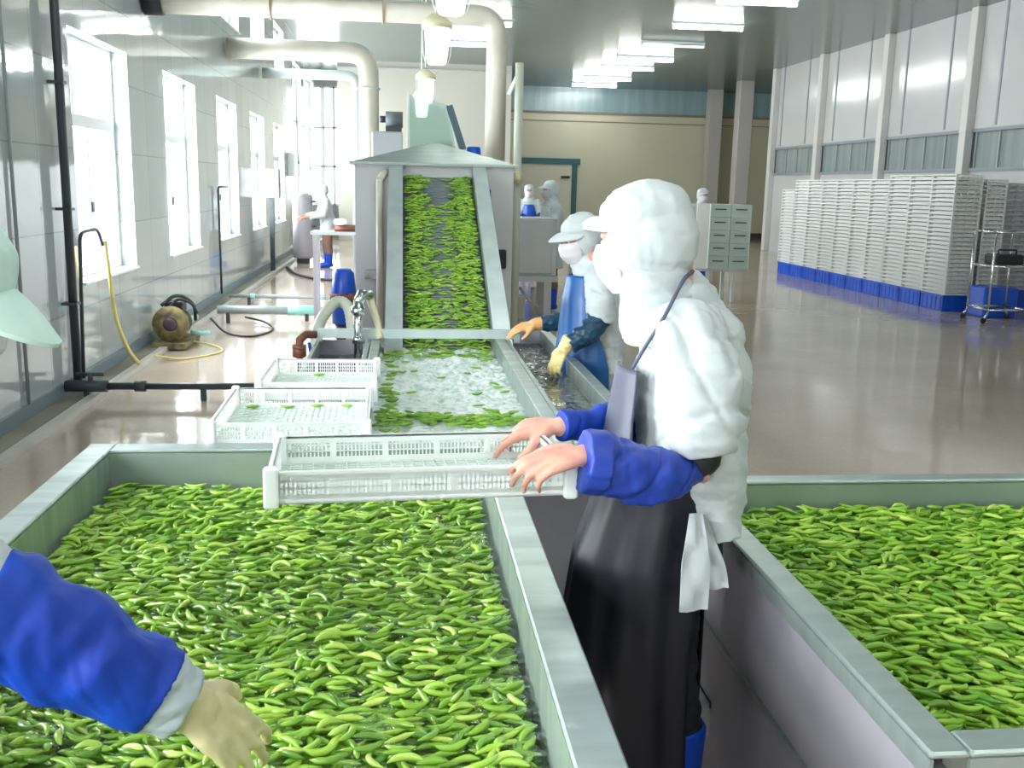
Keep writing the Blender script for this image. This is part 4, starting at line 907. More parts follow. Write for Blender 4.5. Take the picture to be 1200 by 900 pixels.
def wrinkle(co, nr, amp, freq, seed, direction=(0, 0, 1), mask=None):
    r = np.random.default_rng(seed); h = np.zeros(len(co)); d = np.array(direction, float); d /= np.linalg.norm(d)
    for i in range(7):
        k = r.normal(size=3); k = k / np.linalg.norm(k) * .55 + d * r.choice([-1, 1]); k *= freq * r.uniform(.6, 1.9)
        w = r.normal(size=3) * freq * .45; ph = r.uniform(0, 6.28, 2)
        s = np.sin(co @ k + ph[0] + 1.6 * np.sin(co @ w + ph[1])); h += (1 - np.sqrt(s * s + .03)) * r.uniform(.5, 1)
    h = h - h.mean()
    for i in range(6):                                   # sparse sharp creases
        k = r.normal(size=3); k = k / np.linalg.norm(k) * .7 + d * r.choice([-1, 1]); k *= freq * r.uniform(.9, 1.7)
        w = r.normal(size=3) * freq * .35; g = r.normal(size=3) * freq * .3; ph = r.uniform(0, 6.28, 3)
        s = np.sin(co @ k + ph[0] + 1.3 * np.sin(co @ w + ph[1])); mk = np.clip(np.sin(co @ g + ph[2]) * 1.6 - .3, 0, 1)
        h -= mk * np.exp(-(s / .22) ** 2) * .85
    if mask is not None: h *= mask(co)
    return co + nr * (h * amp)[:, None]
def fuse(name, m, voxel, mt, parent, smooth=6, wr=None, origin=(0, 0, 0)):
    """merge overlapping closed shapes into one continuous skin"""
    me = m.mesh(name + '_src'); o = bpy.data.objects.new(name + '_src', me); COL.objects.link(o)
    r = o.modifiers.new('r', 'REMESH'); r.mode = 'VOXEL'; r.voxel_size = voxel; r.use_smooth_shade = True
    if smooth: s = o.modifiers.new('s', 'SMOOTH'); s.factor = .5; s.iterations = smooth
    dg = bpy.context.evaluated_depsgraph_get(); out = bpy.data.meshes.new_from_object(o.evaluated_get(dg)); bpy.data.objects.remove(o); bpy.data.meshes.remove(me)
    out.name = name; n = len(out.vertices); co = np.empty(n * 3); out.vertices.foreach_get('co', co); co = co.reshape(-1, 3)
    if wr:
        nr = np.empty(n * 3); out.vertex_normals.foreach_get('vector', nr); nr = nr.reshape(-1, 3)
        for w in (wr if isinstance(wr, list) else [wr]): co = wrinkle(co, nr, *w)
    co = co - np.array(origin); out.vertices.foreach_set('co', co.ravel()); out.materials.clear(); out.materials.append(mt)
    out.polygons.foreach_set('use_smooth', np.ones(len(out.polygons), bool)); out.update()
    o = bpy.data.objects.new(name, out); COL.objects.link(o); o.parent = parent; return o
def shell(name, levels, f, th, mt, parent, origin, nseg=48, ripple=0.0, rk=9, seed=1, sag=0):
    """open cloth sheet wrapped round the body: levels of (centre, reach forward, half width, start deg, end deg) with thickness"""
    r = random.Random(seed); ph = [r.uniform(0, 6.28) for _ in range(6)]; f = Vector(f).normalized(); l = Vector((-f.y, f.x, 0)); up = Vector((0, 0, 1))
    # densify
    L = []
    for i in range(len(levels) - 1):
        a, b = levels[i], levels[i + 1]; k = 8
        for j in range(k):
            t = j / k; L.append(tuple((Vector(a[0]) * (1 - t) + Vector(b[0]) * t) if q == 0 else a[q] * (1 - t) + b[q] * t for q in range(5)))
    L.append(levels[-1]); out = []; inn = []; H = len(L)
    for i, (c, a, b, d0, d1) in enumerate(L):
        ro, ri = [], []; g = i / (H - 1)
        for j in range(nseg + 1):
            d = math.radians(d0 + (d1 - d0) * j / nseg)
            w = ripple * (.25 + g) * (math.sin(d * rk + ph[0] + 2 * g) + .6 * math.sin(d * rk * 2.3 + ph[1] - 3 * g) + .5 * math.sin(d * 3 + ph[2] + g * 5))
            n = (f * math.cos(d) * b + l * math.sin(d) * a).normalized()
            p = Vector(c) + f * (a * math.cos(d)) + l * (b * math.sin(d)) - Vector(origin)
            ro.append(p + n * (w + th / 2)); ri.append(p + n * (w - th / 2))
        out.append(ro); inn.append(ri)
    m = MB(); C_ = nseg + 1; vs = [p for row in out for p in row] + [p for row in inn for p in row]; N_ = H * C_; fs = []
    for i in range(H - 1):
        for j in range(nseg):
            a, b_, c_, d_ = i * C_ + j, i * C_ + j + 1, (i + 1) * C_ + j + 1, (i + 1) * C_ + j; fs.append((a, d_, c_, b_)); fs.append((N_ + a, N_ + b_, N_ + c_, N_ + d_))
    for i in range(H - 1):
        for j in (0, nseg): a, b_ = i * C_ + j, (i + 1) * C_ + j; fs.append((a, b_, N_ + b_, N_ + a) if j else (b_, a, N_ + a, N_ + b_))
    for j in range(nseg):
        for i in (0, H - 1): a, b_ = i * C_ + j, i * C_ + j + 1; fs.append((b_, a, N_ + a, N_ + b_) if i else (a, b_, N_ + b_, N_ + a))
    m.add(vs, fs, True); return m.build(name, mt, parent)
def hand(m, wrist, u, n, v, s=1.0, curl=(25, 30, 35, 40), fat=1.0, thumb=(.55, .5), spread=6, drop=None):
    """palm and five separate fingers. u: towards the fingertips, n: out of the back of the hand, v: towards the thumb"""
    u, n, v = Vector(u).normalized(), Vector(n), Vector(v); n = (n - u * n.dot(u)).normalized(); v = (v - u * v.dot(u) - n * v.dot(n)).normalized(); w = Vector(wrist)
    K = [(.090, .030), (.094, .010), (.089, -.011), (.080, -.030)]; LN = [(.042, .026, .021), (.046, .029, .022), (.042, .027, .021), (.033, .020, .018)]
    for i, ((ku, kv), ln) in enumerate(zip(K, LN)):
        k = w + u * ku * s + v * kv * s; b = w + u * .012 * s + v * kv * .55 * s
        chain(m, [b, (b + k) / 2 + n * .003 * s, k], [.0135 * s * fat, .0135 * s * fat, .0102 * s * fat], n=10)
        ang = math.radians(spread * (1.5 - i)); d0 = u * math.cos(ang) + v * math.sin(ang); pts = [k]; a = 0; p = k
        c = math.radians(curl[i])
        for q, l_ in enumerate(ln):
            a += c * (.75, 1.0, .7)[q]; d = d0 * math.cos(a) - n * math.sin(a); p = p + d * l_ * s; pts.append(p)
        r = .0088 if i < 3 else .0076
        chain(m, pts, [r * 1.12 * s * fat, r * 1.02 * s * fat, r * .92 * s * fat, r * .78 * s * fat], n=10)
    t0 = w + u * .022 * s + v * .022 * s; t1 = w + u * .052 * s + v * .046 * s - n * .008 * s
    out, dn = thumb; d = (u * .75 + v * out - n * dn).normalized(); t2 = t1 + d * .032 * s; d2 = (u * .95 + v * out * .35 - n * dn).normalized(); t3 = t2 + d2 * .027 * s
    chain(m, [t0, t1, t2, t3], [.016 * s * fat, .0125 * s * fat, .0105 * s * fat, .0082 * s * fat], n=10)
    chain(m, [w - u * .03 * s, w + u * .02 * s], [(.026 * s * fat, .019 * s * fat), (.030 * s * fat, .015 * s * fat)], lat=v, n=12)
    return m
def head_prims(m, c, f, up, s=1.0):
    l = up.cross(f).normalized()
    ell(m, c, (f, l, up), (.094 * s, .074 * s, .112 * s)); ell(m, c + f * .022 * s - up * .062 * s, (f, l, up), (.060 * s, .052 * s, .052 * s))
    chain(m, [c + f * .088 * s + up * .012 * s, c + f * .104 * s - up * .018 * s], [.008 * s, .013 * s], n=8)           # nose
    chain(m, [c + f * .078 * s + up * .022 * s - l * .04 * s, c + f * .086 * s + up * .026 * s, c + f * .078 * s + up * .022 * s + l * .04 * s], [.010 * s] * 3, n=8)   # brow
    chain(m, [c + f * .074 * s - up * .05 * s - l * .016 * s, c + f * .08 * s - up * .05 * s, c + f * .074 * s - up * .05 * s + l * .016 * s], [.007 * s] * 3, n=8)        # lips
    for q in (-1, 1): ell(m, c + l * q * .076 * s - up * .005 * s, (f, l, up), (.018 * s, .008 * s, .03 * s), 8, 6)
    return m
def hooded_head(e, o, c, f, up, s, hood_m, lowpoly=1.0, cape=None, bill_m=None, billtilt=.25, eyes=True, back=.022, wrs=1.0, bill_len=.075, bill_th=.007):
    """hood with neck cape, cap bill and face mask worn over the head; all children of the person"""
    l = up.cross(f).normalized(); hc = c - f * back * s + up * .012 * s
    m = MB(); ell(m, hc, (f, l, up), (.108 * s, .098 * s, .124 * s), 24, 16); ell(m, hc + f * .012 * s + up * .052 * s, (f, l, up), (.106 * s, .099 * s, .078 * s), 24, 14)
    neck = c - up * .10 * s - f * .012 * s
    base = cape if cape is not None else c - up * .2 * s - f * .03 * s
    m2 = MB(); chain(m2, [c - up * .015 * s - f * .012 * s, neck - f * .004 * s, base], [(.090 * s, .092 * s), (.080 * s, .082 * s), (.125 * s, .112 * s)], lat=l, n=24, flat1=True)
    fuse('hood_cape', m2, .006 * lowpoly, hood_m, e, 4, [(.0030 * wrs, 22, 13, (.5, .1, 1)), (.0016 * wrs, 48, 15, (.2, 0, 1))], o)
    hood = fuse('hood', m, .006 * lowpoly, hood_m, e, 5, [(.0026 * wrs, 20, 3, (.3, .2, 1)), (.0008 * wrs, 50, 5, (1, 0, .3))], o)
    # bill
    m = MB(); rows = []; b0 = c + up * .052 * s + f * .052 * s; W = 17
    for q in range(9):
        t = q / 8; row = []
        for j in range(W):
            a = math.radians(-82 + 164 * j / (W - 1)); rr = .088 + bill_len * t * math.cos(a) ** .7 if abs(j - W // 2) < W // 2 else .088
            row.append(b0 - f * .052 * s + f * (rr * math.cos(a) * 1.02 * s) + l * (.088 * math.sin(a) * s * (1 + .04 * t)) - up * (billtilt * (rr - .088) * s + .022 * s * math.sin(a) ** 2) + up * .006 * s * math.sin(PI * t) - Vector(o))
        rows.append(row)
    th = up * bill_th * s; m.grid([[p + th for p in r] for r in rows]); m.grid([list(reversed(r)) for r in rows]); m.grid([[p, p + th] for p in rows[-1]]); m.grid([[p + th, p] for p in rows[0]])
    m.build('cap_bill', bill_m or hood_m, hood)
    # mask
    cm = c + f * .012 * s - up * .045 * s
    shell('face_mask', [(cm + up * .048 * s, .100 * s, .068 * s, -78, 78), (cm + up * .02 * s, .112 * s, .074 * s, -80, 80), (cm - up * .022 * s, .104 * s, .072 * s, -80, 80), (cm - up * .066 * s, .070 * s, .056 * s, -84, 84)], f, .004 * s, M['fabric_mask'], e, o, 24, .0012 * s, 5)
    if eyes:
        for q in (-1, 1):
            m = MB(); ell(m, c + f * .081 * s + l * q * .031 * s + up * .006 * s - Vector(o), (f, l, up), (.011 * s, .013 * s, .009 * s), 10, 8); ey = m.build('eye', M['eye'], e)
            m = MB(); ell(m, c + f * .0905 * s + l * q * .031 * s + up * .006 * s - Vector(o), (f, l, up), (.0025 * s, .005 * s, .005 * s), 8, 6); m.build('pupil', M['black'], ey)
M['trouser_brown'] = mat('brown_grey_trousers', (120, 92, 78), .8)
M['eye'] = mat('eye_white', (236, 232, 226), .2)
def boots(e, o, ank, f, m_=None, top=.34):
    for a in ank:
        a = Vector(a); m = MB(); chain(m, [V3(a.x, a.y, top) , V3(a.x, a.y, .12), V3(a.x, a.y, .07)], [.07, .056, .058], n=18, flat0=True); chain(m, [V3(a.x, a.y, .05) - f * .03, V3(a.x, a.y, .045) + f * .1, V3(a.x, a.y, .038) + f * .17], [(.046, .045), (.05, .042), (.044, .034)], lat=V3(-f.y, f.x, 0), n=16)
        fuse('boot', m, .008, m_ or M['boot'], e, 3, None, o)

# ============ the worker in front, bare hands on the tray ============
o0 = V3(.63, 2.22, 0); f = V3(-1, .06, 0).normalized(); l = V3(-f.y, f.x, 0); up = V3(0, 0, 1)
e = thing('person', 'person in white hood and smock, navy apron, blue sleeves, holding the tray', 'person', o0)
hd = P(755, 284, 2.2); hf = V3(-.86, .60, -.12).normalized(); hup = (up - hf * hf.z).normalized()
nk = P(782, 338, 2.2); ch = P(800, 410, 2.2); wa = P(800, 540, 2.2); hp = P(775, 625, 2.22)
shN, shF = P(818, 402, 2.05), P(800, 392, 2.36); elN, elF = P(815, 552, 1.97), P(790, 505, 2.42); wrN, wrF = P(692, 536, 1.885), P(660, 500, 2.22)
kn = [V3(.62, 2.13, .50), V3(.60, 2.31, .50)]; an = [V3(.655, 2.13, .1), V3(.60, 2.30, .1)]
def hand_frame(w, tip): return (Vector(tip) - Vector(w)).normalized()
m = MB(); head_prims(m, hd, hf, hup)
chain(m, [nk + up * .06, nk - up * .04], [.056, .062]); chain(m, [hp - up * .02, wa, ch, ch + up * .07], [(.14, .095), (.125, .085), (.145, .085), (.10, .06)], lat=l)
chain(m, [ch + up * .03, shN], [.055, .045]); chain(m, [ch + up * .03, shF], [.055, .045])
chain(m, [shN, elN, wrN], [.045, .036, .027]); chain(m, [shF, elF, wrF], [.045, .036, .027])
for i, s_ in enumerate((-1, 1)): chain(m, [hp + l * (.085 * -s_ * -1), kn[i], an[i]], [.088, .06, .042]); chain(m, [an[i] - up * .04 - f * .02, an[i] - up * .06 + f * .15], [.036, .03])
uN = hand_frame(P(680, 534, 1.88), P(614, 548, 1.86)); uF = hand_frame(P(660, 500, 2.22), P(600, 507, 2.24))
hand(m, P(682, 533, 1.875), uN, V3(-.15, -.50, .86), V3(0, 1, .5), .88, (24, 30, 36, 42), 1.0, (.4, .5), 3)
hand(m, P(652, 499, 2.22), uF, V3(-.1, -.30, .95), V3(0, -1, -.3), .95, (24, 40, 46, 48), 1.0, (.35, .7), 7)
fuse('body', m, .0042, M['skin'], e, 3, None, o0)
hooded_head(e, o0, hd, hf, hup, .98, M['fabric_white'], 1.0, cape=P(782, 376, 2.2), billtilt=.15, back=.02, wrs=1.2, bill_len=.055, bill_th=.014)
# smock
m = MB(); pts = [P(806, 352, 2.2), P(808, 385, 2.2), P(812, 430, 2.2), P(808, 510, 2.2), P(818, 560, 2.2), P(826, 606, 2.2)]
chain(m, pts, [(.085, .07), (.17, .115), (.205, .125), (.20, .125), (.195, .105), (.18, .085)], lat=l, n=28, flat1=True)
chain(m, [shN + V3(-.01, .03, .01), P(822, 455, 1.97), P(823, 500, 1.955), P(826, 530, 1.95)], [.088, .088, .086, .062], n=20, flat1=True)
chain(m, [shF, P(798, 450, 2.42), P(790, 500, 2.42)], [.08, .08, .07], n=20, flat1=True)
fuse('smock', m, .0055, M['fabric_white'], e, 6, [(.0066, 14, 2, (.5, .2, 1)), (.0018, 36, 8, (.4, .1, 1))], o0)
# sleeve covers
m = MB(); chain(m, [P(812, 553, 1.955), P(794, 558, 1.94), P(762, 558, 1.92), P(728, 548, 1.90), P(700, 542, 1.885), P(684, 540, 1.88)], [.030, .048, .066, .062, .060, .060], n=22, flat1=True)
fuse('sleeve_cover', m, .005, M['sleeve_blue'], e, 4, [(.0058, 22, 21, (.6, .2, -1)), (.0012, 50, 4, (1, 0, .4))], o0)
m = MB(); chain(m, [P(682, 540, 1.88), P(708, 543, 1.885)], [.0635, .066], n=22, flat0=True, flat1=True); fuse('cuff', m, .005, M['sleeve_blue'], e, 2, [(.0015, 60, 9)], o0)
m = MB(); chain(m, [P(790, 505, 2.42), P(742, 490, 2.34), P(705, 495, 2.28), P(668, 499, 2.22), P(657, 499, 2.21)], [.05, .052, .044, .034, .035], n=20, flat1=True)
fuse('sleeve_cover', m, .005, M['sleeve_royal'], e, 3, [(.005, 20, 31, (1, .2, -.3))], o0)
m = MB(); chain(m, [elN + V3(.012, 0, .03), elN + V3(-.03, 0, .0)], [.042, .040], n=14); fuse('elbow_gap_fill', m, .006, M['black'], e, 2, None, o0)  # black piece filling the gap between smock sleeve and sleeve cover
# apron: bib on the chest and long skirt
shell('apron_bib', [(P(800, 428, 2.2), .145, .16, -16, 34), (P(798, 480, 2.2), .165, .17, -22, 38), (P(792, 540, 2.2), .18, .18, -32, 46)], f, .005, M['apron_grey'], e, o0, 40, .003, 5, 3)
shell('apron_skirt', [(P(782, 545, 2.2), .150, .16, -150, 120), (P(777, 582, 2.2), .165, .165, -150, 120), (P(764, 640, 2.2), .185, .17, -150, 115), (P(752, 740, 2.2), .20, .175, -150, 112), (P(750, 868, 2.2), .19, .165, -148, 112)], f, .005, M['apron_navy'], e, o0, 90, .0055, 7, 5)
m = MB(); st = [P(741, 432, 2.08), P(757, 405, 2.06), P(778, 372, 2.05), P(800, 330, 2.10), P(812, 318, 2.16)]; m.tube([p - o0 for p in curve_pts(st)], .0045, 8); m.build('apron_strap', M['apron_grey'], e)
def ribbon(pts, w, name='apron_tie'):
    rows = []; pp = curve_pts(pts, 6); K = len(pp)
    for i, p in enumerate(pp):
        ww = w * (.45 + .55 * min(1, i / K * 2)); d = V3(1, .15, 0) * ww / 2; b = V3(0, -.012 * math.sin(i * .5), 0)
        rows.append([p - d - o0, p - d * .5 + b - o0, p + b * .3 - o0, p + d * .5 - b - o0, p + d - o0])
    m = MB(); th = V3(0, .004, 0); m.grid(rows); m.grid([[q + th for q in reversed(r)] for r in rows]); m.grid([[r[0] + th, r[0]] for r in rows]); m.grid([[r[-1], r[-1] + th] for r in rows]); m.grid([[q for q in rows[-1]], [q + th for q in rows[-1]]]); m.build(name, M['fabric_white'], e)
ribbon([P(816, 602, 1.99), P(816, 640, 1.975), P(815, 680, 1.975), P(813, 716, 1.98)], .066)
ribbon([P(822, 604, 2.0), P(832, 640, 2.01), P(840, 668, 2.01), P(843, 690, 2.01)], .045)
chain_m = MB(); chain(chain_m, [hp + l * .09 + V3(.03, 0, 0), kn[1], V3(an[1].x, an[1].y, .36)], [.098, .075, .066]); chain(chain_m, [hp - l * .09 + V3(.03, 0, 0), kn[0], V3(an[0].x, an[0].y, .36)], [.098, .075, .066])
fuse('trousers', chain_m, .009, M['trouser'], e, 3, [(.003, 30, 6)], o0)
boots(e, o0, an, f, top=.40)

# ============ the worker in blue apron at the right trough ============
Y2 = 5.15; o1 = V3(1.06, Y2, 0); f = V3(-1, -.12, 0).normalized(); l = V3(-f.y, f.x, 0)
e = thing('person', 'person in white cap and smock with blue apron, sorting at the right trough', 'person', o1)
hd = P(679, 281, Y2 + .05); hf = V3(-1, -.35, -.22).normalized(); hup = (up - hf * hf.z).normalized()
nk = P(692, 318, Y2); ch = P(700, 345, Y2); wa = P(692, 400, Y2); hp = P(692, 440, Y2)
shN, shF = P(702, 330, Y2 - .17), P(690, 328, Y2 + .2); elN, elF = P(699, 378, Y2 - .26), P(672, 375, Y2 + .3); wrN, wrF = P(663, 406, Y2 - .28), P(630, 380, Y2 + .3)
kn = [V3(1.05, Y2 - .09, .48), V3(1.05, Y2 + .1, .48)]; an = [V3(1.08, Y2 - .1, .1), V3(1.08, Y2 + .1, .1)]
m = MB(); head_prims(m, hd, hf, hup)
chain(m, [nk + up * .06 + V3(.015, 0, 0), nk - up * .03], [.048, .05]); chain(m, [hp, wa, ch, ch + up * .04], [(.14, .10), (.125, .09), (.14, .09), (.09, .06)], lat=l)
chain(m, [ch + up * .01, shN], [.055, .045]); chain(m, [ch + up * .01, shF], [.055, .045]); chain(m, [shN, elN, wrN], [.048, .04, .026]); chain(m, [shF, elF, wrF], [.048, .04, .026])
for i, s_ in enumerate((-1, 1)): chain(m, [hp + l * .08 * s_, kn[i], an[i]], [.085, .058, .042]); chain(m, [an[i] - up * .05, an[i] - up * .06 + f * .15], [.034, .03])
uN = (P(648, 432, Y2 - .26) - wrN).normalized(); uF = (P(598, 386, Y2 + .28) - wrF).normalized()
hand(m, wrN + uN * .01, uN, V3(-.5, -.6, .6), V3(-.6, .6, 0), .95, (18, 20, 22, 24), .9); hand(m, wrF + uF * .01, uF, V3(0, -.3, .9), V3(0, -1, -.2), .95, (15, 20, 24, 26), .9)
fuse('body', m, .006, M['skin_face'], e, 2, None, o1)
g = MB(); hand(g, wrN + uN * .01, uN, V3(-.5, -.6, .6), V3(-.6, .6, 0), .98, (18, 20, 22, 24), 1.22); chain(g, [wrN - uN * .05, wrN + uN * .02], [.040, .034], flat0=True); fuse('glove', g, .0055, M['glove'], e, 2, [(.0014, 80, 3)], o1)
g = MB(); hand(g, wrF + uF * .01, uF, V3(0, -.3, .9), V3(0, -1, -.2), .98, (15, 20, 24, 26), 1.22); chain(g, [wrF - uF * .05, wrF + uF * .02], [.040, .034], flat0=True); fuse('glove', g, .0055, M['glove_orange'], e, 2, [(.0014, 80, 3)], o1)
hooded_head(e, o1, hd, hf, hup, 1.0, M['fabric_white'], 1.4, cape=P(698, 332, Y2), back=.03, wrs=1.2, billtilt=.35, bill_len=.085)
m = MB(); pts = [P(698, 316, Y2), P(702, 326, Y2), P(704, 350, Y2), P(705, 400, Y2), P(706, 425, Y2), P(704, 462, Y2 + .02)]
chain(m, pts, [(.08, .06), (.17, .10), (.195, .115), (.19, .115), (.185, .10), (.175, .085)], lat=l, n=24, flat1=True)
chain(m, [shN, P(704, 355, Y2 - .24), P(704, 377, Y2 - .24)], [.078, .08, .072], flat1=True); chain(m, [shF, (shF + elF) / 2, elF], [.078, .078, .07], flat1=True)
fuse('smock', m, .008, M['fabric_white'], e, 4, [(.0065, 15, 12, (.5, .2, 1)), (.0018, 40, 8, (.2, .1, 1))], o1)
m = MB(); chain(m, [P(702, 374, Y2 - .25), P(690, 390, Y2 - .28), P(668, 405, Y2 - .29)], [.062, .060, .044], flat1=True); fuse('sleeve_cover', m, .007, M['sleeve_teal'], e, 3, [(.004, 40, 4)], o1)
m = MB(); chain(m, [elF, (elF + wrF) / 2, wrF + (elF - wrF) * .1], [.058, .052, .042], flat1=True); fuse('sleeve_cover', m, .007, M['sleeve_teal'], e, 3, [(.004, 40, 5)], o1)
shell('apron', [(P(702, 322, Y2), .165, .13, -50, 50), (P(701, 350, Y2), .19, .17, -62, 62), (P(697, 392, Y2), .19, .19, -85, 80), (P(692, 425, Y2), .19, .20, -118, 100), (P(690, 500, Y2), .20, .205, -118, 105), (P(690, 540, Y2), .20, .21, -118, 105)], f, .006, M['apron_blue'], e, o1, 60, .004, 6, 9)
m = MB(); m.tube([p - o1 for p in curve_pts([P(682, 345, Y2 - .12), P(696, 322, Y2 - .13), P(706, 312, Y2 - .08)])], .006, 6); m.build('apron_strap', M['dark_pipe'], e)
m = MB(); [chain(m, [hp + l * .08 * s_, kn[i], V3(an[i].x, an[i].y, .3)], [.10, .075, .068]) for i, s_ in enumerate((-1, 1))]; fuse('trousers', m, .012, M['trouser'], e, 2, None, o1)
boots(e, o1, an, f, M['boot'])

# ============ the worker whose arm reaches in from the left ============
o2 = V3(-1.14, 1.42, 0); f = V3(1, .12, 0).normalized(); l = V3(-f.y, f.x, 0)
e = thing('person', 'person in mint cap and blue sleeve reaching in from the left edge', 'person', o2)
Yh = 1.45; hd = P(-86, 342, Yh); hf = V3(.88, -.06, -.48).normalized(); hl = V3(.06, 1, 0); hup = hf.cross(hl).normalized(); hup = hup if hup.z > 0 else -hup
hp = V3(-1.12, 1.45, .90); wa = V3(-1.03, 1.47, 1.04); ch = V3(-.86, 1.50, 1.24); nk = V3(-.73, 1.48, 1.38)
shR, shL = V3(-.80, 1.30, 1.28), V3(-.98, 1.66, 1.26)
elR = P(-70, 682, 1.30); wrR = P(212, 822, 1.36); tip = P(325, 895, 1.42); elL = V3(-1.12, 1.82, 1.04); wrL = V3(-1.26, 1.70, .82)
kn = [V3(-1.10, 1.34, .48), V3(-1.12, 1.56, .48)]; an = [V3(-1.16, 1.33, .1), V3(-1.18, 1.57, .1)]
m = MB(); head_prims(m, hd, hf, hup)
chain(m, [hd - hup * .05 - hf * .03, nk], [.056, .062]); chain(m, [hp, wa, ch, nk - V3(.04, 0, .04)], [(.15, .12), (.14, .11), (.165, .11), (.10, .07)], lat=l)
chain(m, [ch + V3(.04, 0, .03), shR], [.07, .05]); chain(m, [ch + V3(.04, 0, .03), shL], [.07, .05]); chain(m, [shR, elR, wrR], [.052, .044, .028]); chain(m, [shL, elL, wrL], [.052, .044, .028])
for i, s_ in enumerate((-1, 1)): chain(m, [hp + l * .08 * s_, kn[i], an[i]], [.088, .06, .042]); chain(m, [an[i] - up * .05, an[i] - up * .06 + f * .15], [.036, .03])
uR = (tip - wrR).normalized(); uL = V3(-.5, .3, -.8)
hand(m, wrR, uR, V3(.2, -.55, .8), V3(.1, 1, .3), 1.0, (20, 22, 24, 26), .9); hand(m, wrL, uL, V3(-.6, .5, .5), V3(.7, .5, 0), .95, (25, 28, 30, 32), .95)
fuse('body', m, .006, M['skin'], e, 3, None, o2)
g = MB(); hand(g, wrR, uR, V3(.2, -.55, .8), V3(.1, 1, .3), 1.20, (18, 20, 22, 26), 1.08); chain(g, [wrR - uR * .05, wrR + uR * .03], [(.038, .034), (.038, .032)], flat0=True); fuse('glove', g, .0045, M['glove_beige'], e, 3, [(.0012, 60, 3), (.0018, 30, 5)], o2)
hooded_head(e, o2, hd, hf, hup, .98, M['fabric_mint'], 1.1, cape=nk - V3(.05, 0, .03), back=.02, wrs=1.6, billtilt=.35, bill_len=.10)
m = MB(); chain(m, [nk - V3(.05, 0, .04), ch - V3(.04, 0, 0), wa, hp, hp - V3(0, 0, .12)], [(.09, .08), (.20, .13), (.19, .14), (.19, .15), (.19, .155)], lat=l, n=24, flat1=True)
chain(m, [shR, (shR + elR) / 2, elR + (wrR - elR) * .22], [.085, .085, .074], flat1=True); chain(m, [shL, elL], [.08, .07], flat1=True)
fuse('smock', m, .008, M['fabric_white'], e, 5, [(.006, 15, 2, (.5, .2, 1))], o2)
d_ = (wrR - elR)
m = MB(); chain(m, [elR + d_ * .14, elR + d_ * .4, elR + d_ * .7, elR + d_ * .90], [.080, .082, .076, .064], n=24, flat0=True, flat1=True); fuse('sleeve_cover', m, .005, M['sleeve_royal'], e, 4, [(.0062, 15, 21, (1, .2, -.5)), (.0014, 40, 4, (1, 0, .4))], o2)
m = MB(); chain(m, [elR + d_ * .88, elR + d_ * 1.02], [.060, .052], n=20, flat0=True, flat1=True); fuse('glove_cuff', m, .005, mat('grey_glove_cuff', (176, 184, 190), .4), e, 2, [(.002, 50, 4)], o2)
m = MB(); chain(m, [elL, wrL], [.075, .055], flat1=True); fuse('sleeve_cover', m, .007, M['sleeve_royal'], e, 3, [(.005, 30, 5)], o2)
shell('apron', [(ch, .18, .16, -50, 50), (wa, .19, .19, -80, 80), (hp, .185, .20, -110, 110), (V3(-1.12, 1.45, .30), .20, .21, -110, 110)], f, .006, M['apron_navy'], e, o2, 50, .004, 6, 4)
m = MB(); [chain(m, [hp + l * .08 * s_, kn[i], V3(an[i].x, an[i].y, .3)], [.10, .075, .068]) for i, s_ in enumerate((-1, 1))]; fuse('trousers', m, .012, M['trouser'], e, 2, None, o2)
boots(e, o2, an, f)

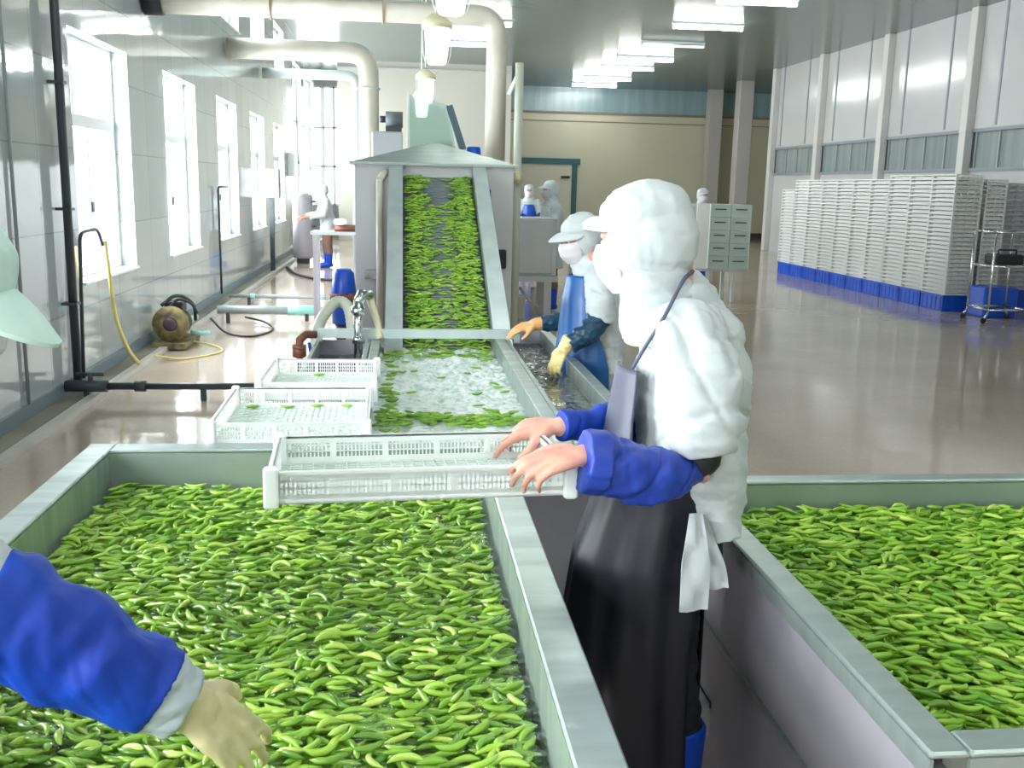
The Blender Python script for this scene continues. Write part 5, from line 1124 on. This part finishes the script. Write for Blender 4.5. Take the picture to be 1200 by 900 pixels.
# ============ distant workers ============
def far_worker(label, x, y, f, H=1.66, apron=None, hood=None, coat=None, arm=.25, coatend=.55, slv=None, stoop=0.0):
    """standing hooded worker seen small"""
    f = Vector(f).normalized(); l = V3(-f.y, f.x, 0); o = V3(x, y, 0); s = H / 1.68; e = thing('person', label, 'person', o); hood = hood or M['fabric_white']; coat = coat or M['fabric_white']
    def q(a, b, z): return o + f * a + l * b + up * z * s
    hd = q(.04 + stoop, 0, 1.55); hup = up
    hands = [q(.30 + arm * .5 + stoop, -.16, 1.02), q(.30 + arm * .5 + stoop, .16, 1.02)]
    m = MB(); head_prims(m, hd, f, hup, s); chain(m, [q(.02 + stoop, 0, 1.46), q(stoop, 0, 1.36)], [.055, .06]); chain(m, [q(0, 0, .92), q(.01, 0, 1.08), q(stoop, 0, 1.28), q(stoop, 0, 1.36)], [(.15, .115), (.135, .10), (.16, .11), (.11, .07)], lat=l)
    for i, b in enumerate((-1, 1)):
        chain(m, [q(stoop, b * .17, 1.33), q(.06 + stoop, b * .23, 1.08), hands[i]], [.05, .042, .028]); hand(m, hands[i], (f * .9 - up * .3), up, l * -b, .95 * s, fat=1.0)
        chain(m, [q(0, b * .09, .88), q(.02, b * .09, .48), q(0, b * .1, .1)], [.088, .06, .044]); chain(m, [q(-.02, b * .1, .06), q(.16, b * .1, .045)], [.04, .032])
    fuse('body', m, .009, M['skin_face'], e, 2, None, o)
    hooded_head(e, o, hd, f, hup, s, hood, 1.6, back=.022)
    m = MB(); chain(m, [q(stoop, 0, 1.42), q(stoop, 0, 1.34), q(.0 + stoop, 0, 1.2), q(0, 0, .95), q(0, 0, coatend)], [(.09, .07), (.19, .12), (.2, .14), (.2, .15), (.2, .16)], lat=l, flat1=True)
    for i, b in enumerate((-1, 1)): chain(m, [q(stoop, b * .17, 1.33), q(.06 + stoop, b * .24, 1.08), q(.06 + stoop, b * .24, 1.08) * .25 + hands[i] * .75], [.08, .075, .06], flat1=True)
    fuse('smock', m, .012, coat, e, 3, [(.006, 16, 3)], o)
    m = MB()
    for b in (-1, 1): chain(m, [q(0, b * .08, .9), q(.02, b * .09, .5), q(0, b * .1, .3)], [.105, .08, .072])
    fuse('trousers', m, .012, M['trouser_brown'], e, 2, None, o)
    if apron: shell('apron', [(q(stoop, 0, 1.3), .165, .13, -45, 45), (q(0, 0, 1.05), .175, .19, -80, 80), (q(0, 0, .4), .2, .21, -100, 100)], f, .006, apron, e, o, 30, .003, 5)
    if slv:
        for i, b in enumerate((-1, 1)):
            m = MB(); a = q(.06 + stoop, b * .24, 1.08); chain(m, [a + (hands[i] - a) * .15, hands[i]], [.078, .06], flat1=True); fuse('sleeve_cover', m, .012, slv, e, 2, None, o)
    boots(e, o, [q(0, -.1, .1), q(0, .1, .1)], f, M['boot'])
    return e
w3 = P(652, 222, 13.25); far_worker('person in pale hood and smock standing behind the steel control cabinet', w3.x, 13.55, (-1, -.25, 0), 1.73, hood=mat('pale_grey_hood', (208, 216, 220), .85), coat=mat('pale_grey_smock', (202, 212, 214), .85))
w4 = P(620, 230, 20); far_worker('small distant person with blue apron and sleeves facing camera, behind the cabinet', w4.x, 20.0, (-.1, -1, 0), 1.68, apron=M['blue'], slv=mat('navy_sleeve', (20, 40, 100), .5))
w5 = P(822, 235, 18); far_worker('distant person in white cap showing above the crate stand', w5.x, 18.0, (.2, -1, 0), 1.68)
w6 = P(384, 240, 20); far_worker('distant person in white coat by the bright far left windows', w6.x, 20.0, (-1, -.3, 0), 1.60, coatend=.72, stoop=.06)
